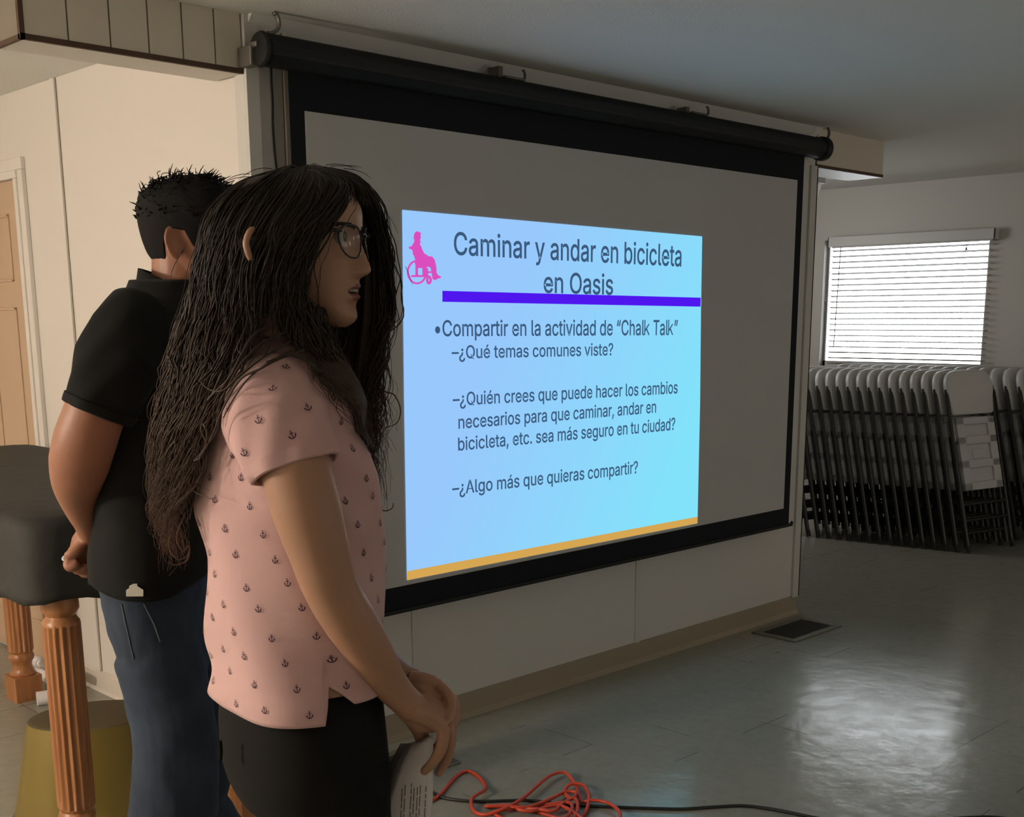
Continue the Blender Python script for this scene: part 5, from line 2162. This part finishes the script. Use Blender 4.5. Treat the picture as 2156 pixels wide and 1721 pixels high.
# hands clasped at the small of the back
b.tube([V2.P(196, 1120, .010), V2.P(186, 1146, .018), V2.P(172, 1172, .022)], [.027, .033, .026], 14)
b.tube([V2.P(204, 1150, .030), V2.P(196, 1185, .034), V2.P(186, 1200, .030)], [.030, .030, .020], 14)
chain(b, [(178, 1146, -.004), (164, 1160, -.014), (152, 1166, -.016), (143, 1170, -.014)], (.0130, .0120, .0105, .0085), V2)          # index finger on the marker
chain(b, [(176, 1136, .010), (164, 1148, .006), (154, 1160, .000), (149, 1164, -.004)], (.0125, .0115, .0100, .0085), V2)
chain(b, [(172, 1170, .006), (160, 1182, -.004), (146, 1186, -.010), (148, 1194, -.016), (160, 1190, -.020)], (.0140, .0130, .0120, .0112, .0095), V2)
chain(b, [(182, 1180, .012), (170, 1194, .002), (162, 1198, -.006), (172, 1200, -.012), (184, 1196, -.014)], (.0135, .0125, .0115, .0105, .0090), V2)
chain(b, [(192, 1188, .016), (182, 1203, .008), (176, 1206, .000), (186, 1207, -.006), (194, 1203, -.008)], (.0125, .0115, .0105, .0100, .0085), V2)
# left arm on the far side
LM = [V2.W(.010, .175, 1.40), V2.W(-.040, .215, 1.29), V2.W(-.085, .215, 1.19), V2.W(-.115, .150, 1.09), V2.P(206, 1140, .07), V2.P(198, 1160, .045)]
b.tube(spline(LM, 4), list(np.interp(np.linspace(0, 5, 21), range(6), [.056, .050, .047, .038, .028, .028])), 16)
for s in (-1, 1):
    b.tube([V2.W(V2.uz(335, 1290)[0], 0, .92) + RB2 * s * .07, V2.W(V2.uz(362, 1400)[0], 0, .80) + RB2 * s * .085, V2.W(V2.uz(384, 1500)[0], 0, .69) + RB2 * s * .088, V2.W(V2.uz(386, 1640)[0], 0, .53) + RB2 * s * .088, V2.W(.045, 0, .26) + RB2 * s * .092, V2.W(.04, 0, .06) + RB2 * s * .092], [.066, .062, .056, .048, .044, .034], 16)
bodm = b.build('body', [M['skin_m'], M['lips'], M['brow'], M['mouth'], M['eye'], M['iris']], man)
remesh(bodm, 0.0030, 3, 0.45)
color_face(bodm, HM, root_offset(man), 1, 2, 3)
e = MB()
add_eyes(e, HM, 4, 5)
off = root_offset(man)
finish_body(bodm, ([np.array(p) - off for p in e.v], e.f, e.m), None)

# ---- black shirt
z2 = np.array([s_[0][2] for s_ in s2c])
o2 = np.argsort(z2)
c2, a2, b2 = np.array([s_[0] for s_ in s2c])[o2], np.array([s_[1] for s_ in s2c])[o2], np.array([s_[3] for s_ in s2c])[o2]
z2 = z2[o2]


def shirt2(th, z, off=0.0):
    c_ = np.array([np.interp(z, z2, c2[:, 0]), np.interp(z, z2, c2[:, 1]), z])
    a, l_ = np.interp(z, z2, a2), np.interp(z, z2, b2)
    ct, st = math.cos(th), math.sin(th)
    ex = 2 / 2.35
    p = c_ + FB2 * a * math.copysign(abs(ct) ** ex, ct) + LB2 * l_ * math.copysign(abs(st) ** ex, st)
    n_ = FB2 * ct / a + LB2 * st / l_
    n_ /= np.linalg.norm(n_)
    fold = 0
    if z < 1.38:
        fold = .004 * min(1, (1.38 - z) / .1) * (math.sin(z * 38 + 2.2 * ct + 2.9 * st + 2 * math.sin(z * 17)) + .8 * math.sin(5 * th + z * 9))
    return p + n_ * (fold + off)


H2Z = V2.uz(300, 1250, -.17)[1]


def hem2(th):
    a = abs((th + math.pi) % (2 * math.pi) - math.pi)
    return H2Z + .012 * math.cos(2 * a + .4) - (.008 if a > 2.6 else 0)


v, f = [], []
n = 120
for j in range(80):
    for k in range(n):
        th = 2 * math.pi * k / n - math.pi
        h = hem2(th)
        v.append(shirt2(th, h + (1.522 - h) * j / 79))
for j in range(79):
    for k in range(n):
        f.append((j * n + k, j * n + (k + 1) % n, (j + 1) * n + (k + 1) % n, (j + 1) * n + k))
sh = MB().add(v, f).build('shirt', [M['shirt_m']], man, smooth=True)
s_ = sh.modifiers.new('thick', 'SOLIDIFY')
s_.thickness, s_.offset = .003, -1
SM = [(V2.P(300, 655, -.125), .060), (V2.P(276, 705, -.162), .073), (V2.P(250, 768, -.188), .074), (V2.P(223, 825, -.198), .065), (V2.P(204, 872, -.199), .0590)]
m_, _, _ = sleeve(SM, 0.85, V2.w, 'sleeve', 2.2)
q = m_.build('sleeve', [M['shirt_m']], sh, smooth=True, angle=50)
s_ = q.modifiers.new('thick', 'SOLIDIFY')
s_.thickness, s_.offset = .0025, -1
SM2 = [(V2.W(.014, .11, 1.445), .06), (V2.W(.006, .165, 1.405), .074), (V2.W(-.016, .200, 1.34), .072), (V2.W(-.040, .218, 1.28), .064), (V2.W(-.055, .220, 1.25), .062)]
m_, _, _ = sleeve(SM2, 0.85, V2.w, 'sleeve', 1.2)
q = m_.build('sleeve', [M['shirt_m']], sh, smooth=True, angle=50)
b = MB()
n = 40
nc = V2.W(V2.uz(367, 610)[0], 0, 0)
for (r0, zb_, zf_, hh, flare) in ((1.0, 1.502, 1.455, .042, -.04), (.99, 1.545, 1.493, -.044, .14)):
    rr = []
    for qq in range(5):
        t_ = qq / 4
        ring = []
        for k in range(n):
            a = 2 * math.pi * k / n
            zz_ = (zb_ + zf_) / 2 - (zb_ - zf_) / 2 * math.cos(a) + hh * t_
            ring.append(nc + (FB2 * .064 * math.cos(a) + LB2 * .072 * math.sin(a)) * (r0 + flare * t_) + np.array([0, 0, zz_]))
        rr.append(ring)
    b.rings(rr, 0, cap=False)
q = b.build('collar', [M['shirt_m']], sh, smooth=True)
s_ = q.modifiers.new('thick', 'SOLIDIFY')
s_.thickness = .003
# cream tag at the side hem
b = MB()
tg = [(268, 1258), (268, 1243), (270, 1237), (276, 1233), (281, 1230), (285, 1231), (292, 1234), (298, 1238), (300, 1244), (299.5, 1257)]


def near_shirt(px, py, fn_, VV, off_):
    best_, arg = 1e9, None
    for th in np.linspace(-2.6, -.5, 60):
        for z_ in np.linspace(H2Z, H2Z + .09, 24):
            d_ = fn_(th, z_, off_) - CAM
            q_ = (CX + F_PX * (d_ @ R3) / (d_ @ F3) - px) ** 2 + (CY - F_PX * (d_ @ U3) / (d_ @ F3) - py) ** 2
            if q_ < best_:
                best_, arg = q_, (th, z_)
    th, z_ = arg
    return fn_(th, z_, off_)


pv = [near_shirt(x, y, shirt2, V2, .0035) for x, y in tg]
nn_ = np.array([0, 0, 0]) - V2.w * .0012
b.add(pv + [p - V2.w * .0012 for p in pv], [tuple(range(len(pv))), tuple(range(2 * len(pv) - 1, len(pv) - 1, -1))] + [(i, (i + 1) % len(pv), len(pv) + (i + 1) % len(pv), len(pv) + i) for i in range(len(pv))])
q = b.build('tag', M['tag'], sh)
q['label'] = 'cream cloth tag sewn to the hem'

# ---- jeans
b = MB()
hs = []
for y, xl, xr, bb in ((1215, 214, 440, .165), (1262, 222, 444, .172), (1310, 236, 450, .176), (1360, 254, 456, .176), (1400, 266, 462, .172)):
    ul, z_ = V2.uz(xl, y)
    ur, _ = V2.uz(xr, y)
    hw = (ur - ul) / 2
    a = math.sqrt(max(hw ** 2 - (bb * math.sin(p2)) ** 2, 1e-4)) / math.cos(p2)
    hs.append([V2.W((ul + ur) / 2, 0, z_), a, a, bb])
b.rings(loft(hs, FB2, LB2, 48))
for s in (-1, 1):
    cen = [(352, 1350, .084), (369, 1420, .085), (384, 1490, .082), (388, 1570, .083), (384, 1660, .086), (382, 1740, .084)]
    pts = [V2.W(V2.uz(x, y)[0], 0, V2.uz(x, y)[1]) + RB2 * s * .088 for x, y, r in cen]
    rad = [r for *_, r in cen]
    pts += [V2.W(.045, 0, .30) + RB2 * s * .092, V2.W(.04, 0, .06) + RB2 * s * .092]
    rad += [.074, .070]
    b.tube(spline(pts, 4), list(np.interp(np.linspace(0, len(pts) - 1, (len(pts) - 1) * 4 + 1), range(len(pts)), rad)), 24)
jn = b.build('jeans', M['jeans'], man)
remesh(jn, 0.006, 3)
jw = jn.modifiers.new('creases', 'DISPLACE')
tx = bpy.data.textures.new('denim_creases', 'CLOUDS')
tx.noise_scale = 0.09
jw.texture = tx
jw.strength = 0.012
jw.mid_level = 0.5


def stitch(pts, name, r=.0012):
    """stitch line on the near side of the jeans"""
    dep = bpy.context.evaluated_depsgraph_get()
    out = []
    for x, y in pts:
        d_ = Vector(ray(x, y)).normalized()
        inv = jn.matrix_world.inverted()
        hit, loc, nor, _ = jn.evaluated_get(dep).ray_cast(inv @ Vector(CAM), (inv.to_3x3() @ d_).normalized())
        if hit:
            out.append(np.array(jn.matrix_world @ loc) + np.array(nor) * .0008)
    if len(out) > 2:
        b = MB()
        b.tube(out, r, 5)
        b.build(name, M['stitch'], jn, smooth=True)


bpy.context.view_layer.update()


def along(p0, p1, n=14):
    return [(p0[0] + (p1[0] - p0[0]) * k / n, p0[1] + (p1[1] - p0[1]) * k / n) for k in range(n + 1)]


stitch(along((256, 1272), (262, 1300)) + along((263, 1306), (282, 1388)), 'seam')
stitch(along((303, 1272), (322, 1310)) + along((324, 1314), (337, 1352)), 'pocket_seam')
b = MB()
for s in (-1, 1):
    c0 = V2.W(.045, 0, 0) + RB2 * s * .092
    secs_ = []
    for t_, wd, ht in ((-.08, .026, .06), (-.06, .036, .08), (0, .040, .085), (.06, .044, .07), (.12, .047, .05), (.165, .042, .04), (.19, .022, .024)):
        secs_.append([c0 + FB2 * t_ + LB2 * wd * math.cos(2 * math.pi * k / 16) + np.array([0, 0, max(.002, ht * .5 + ht * .5 * math.sin(2 * math.pi * k / 16))]) for k in range(16)])
    q = MB()
    q.rings(secs_)
    q.build('shoe', M['shoe'], man, smooth=True)

# ---- short hair
HR2 = random.Random(5)
hm = MB()


def hline(th):
    """height of the hairline round the head (0 = forehead, pi = nape)"""
    a = abs((th + math.pi) % (2 * math.pi) - math.pi)
    return np.interp(a, [0, .55, .85, 1.0, 1.18, 1.32, 1.5, 1.62, 1.80, 2.0, 2.4, 3.2], [.172, .170, .160, .138, .104, .092, .128, .130, .122, .075, .040, .030])


rings = []
for i in range(46):
    ring = []
    for k in range(96):
        th = 2 * math.pi * k / 96
        hl = hline(th)
        z_ = hl + (.2224 - hl) * (i / 45) ** .9
        up_ = (z_ - .10) / .12
        fr_ = .5 + .5 * math.cos(th)
        thick = .0015 + (.007 + .007 * fr_) * max(0, min(1, (z_ - .10) / .085)) if i > 0 else -.003
        thick += .0010 * math.sin(th * 17 + i * .8) * math.sin(i * .6 + th * 5) * max(0, min(1, (z_ - .14) / .03))
        p = np.array(head_point(th, z_, .001 + thick * (1 - .0 * up_)))
        p[2] += thick * max(0, (z_ - .17) / .05) * .85
        ring.append(HM(p))
    rings.append(ring)
hm.rings(rings)
for k in range(900):
    th = HR2.uniform(0, 2 * math.pi)
    hl = hline(th)
    z_ = HR2.uniform(max(hl, .150), .2215)
    p0 = np.array(head_point(th, z_, .007))
    p0[2] += .012 * max(0, (z_ - .17) / .05)
    o_ = np.array([p0[0], p0[1], (z_ - .11) * 1.3])
    o_ /= np.linalg.norm(o_)
    tan = np.array([HR2.gauss(0, .5) + .35, HR2.gauss(0, .5), HR2.gauss(0, .35)])
    ln = HR2.uniform(.008, .017) * (1.2 if z_ > .19 else .7)
    pts = [HM(p0), HM(p0 + o_ * ln * .35 + tan * ln * .4), HM(p0 + o_ * ln * .45 + tan * ln * 1.1)]
    hm.tube(pts, [.0016, .0012, .0004], 4)
for pts in ([(338, 384), (334, 372), (331, 364), (338, 360)], [(346, 382), (340, 368), (352, 364), (362, 372)], [(356, 378), (360, 368), (370, 372), (376, 378)], [(322, 396), (314, 388), (318, 380), (326, 378)], [(420, 374), (430, 366), (444, 368)], [(450, 376), (462, 372), (472, 374)]):
    hm.tube(spline([V2.P(x, y, .0) for x, y in pts], 4), .0008, 4)
q = hm.build('hair', M['hair_m'], man, smooth=True, fix=False)
q['label'] = 'short black hair'

# ---- marker held between the fingers
b = MB()
A_, B_ = V2.P(150, 1172, .000), V2.P(132, 1178, -.012)
b.tube([A_ + (A_ - B_) * 1.5, A_, B_ + (A_ - B_) * .18, B_], [.0058, .0058, .0058, .0035], 12)
mk = b.build('marker', M['marker'], smooth=True, angle=40)
tag(mk, 'pale marker pinched in a hand held behind the back of the black shirt', 'marker')
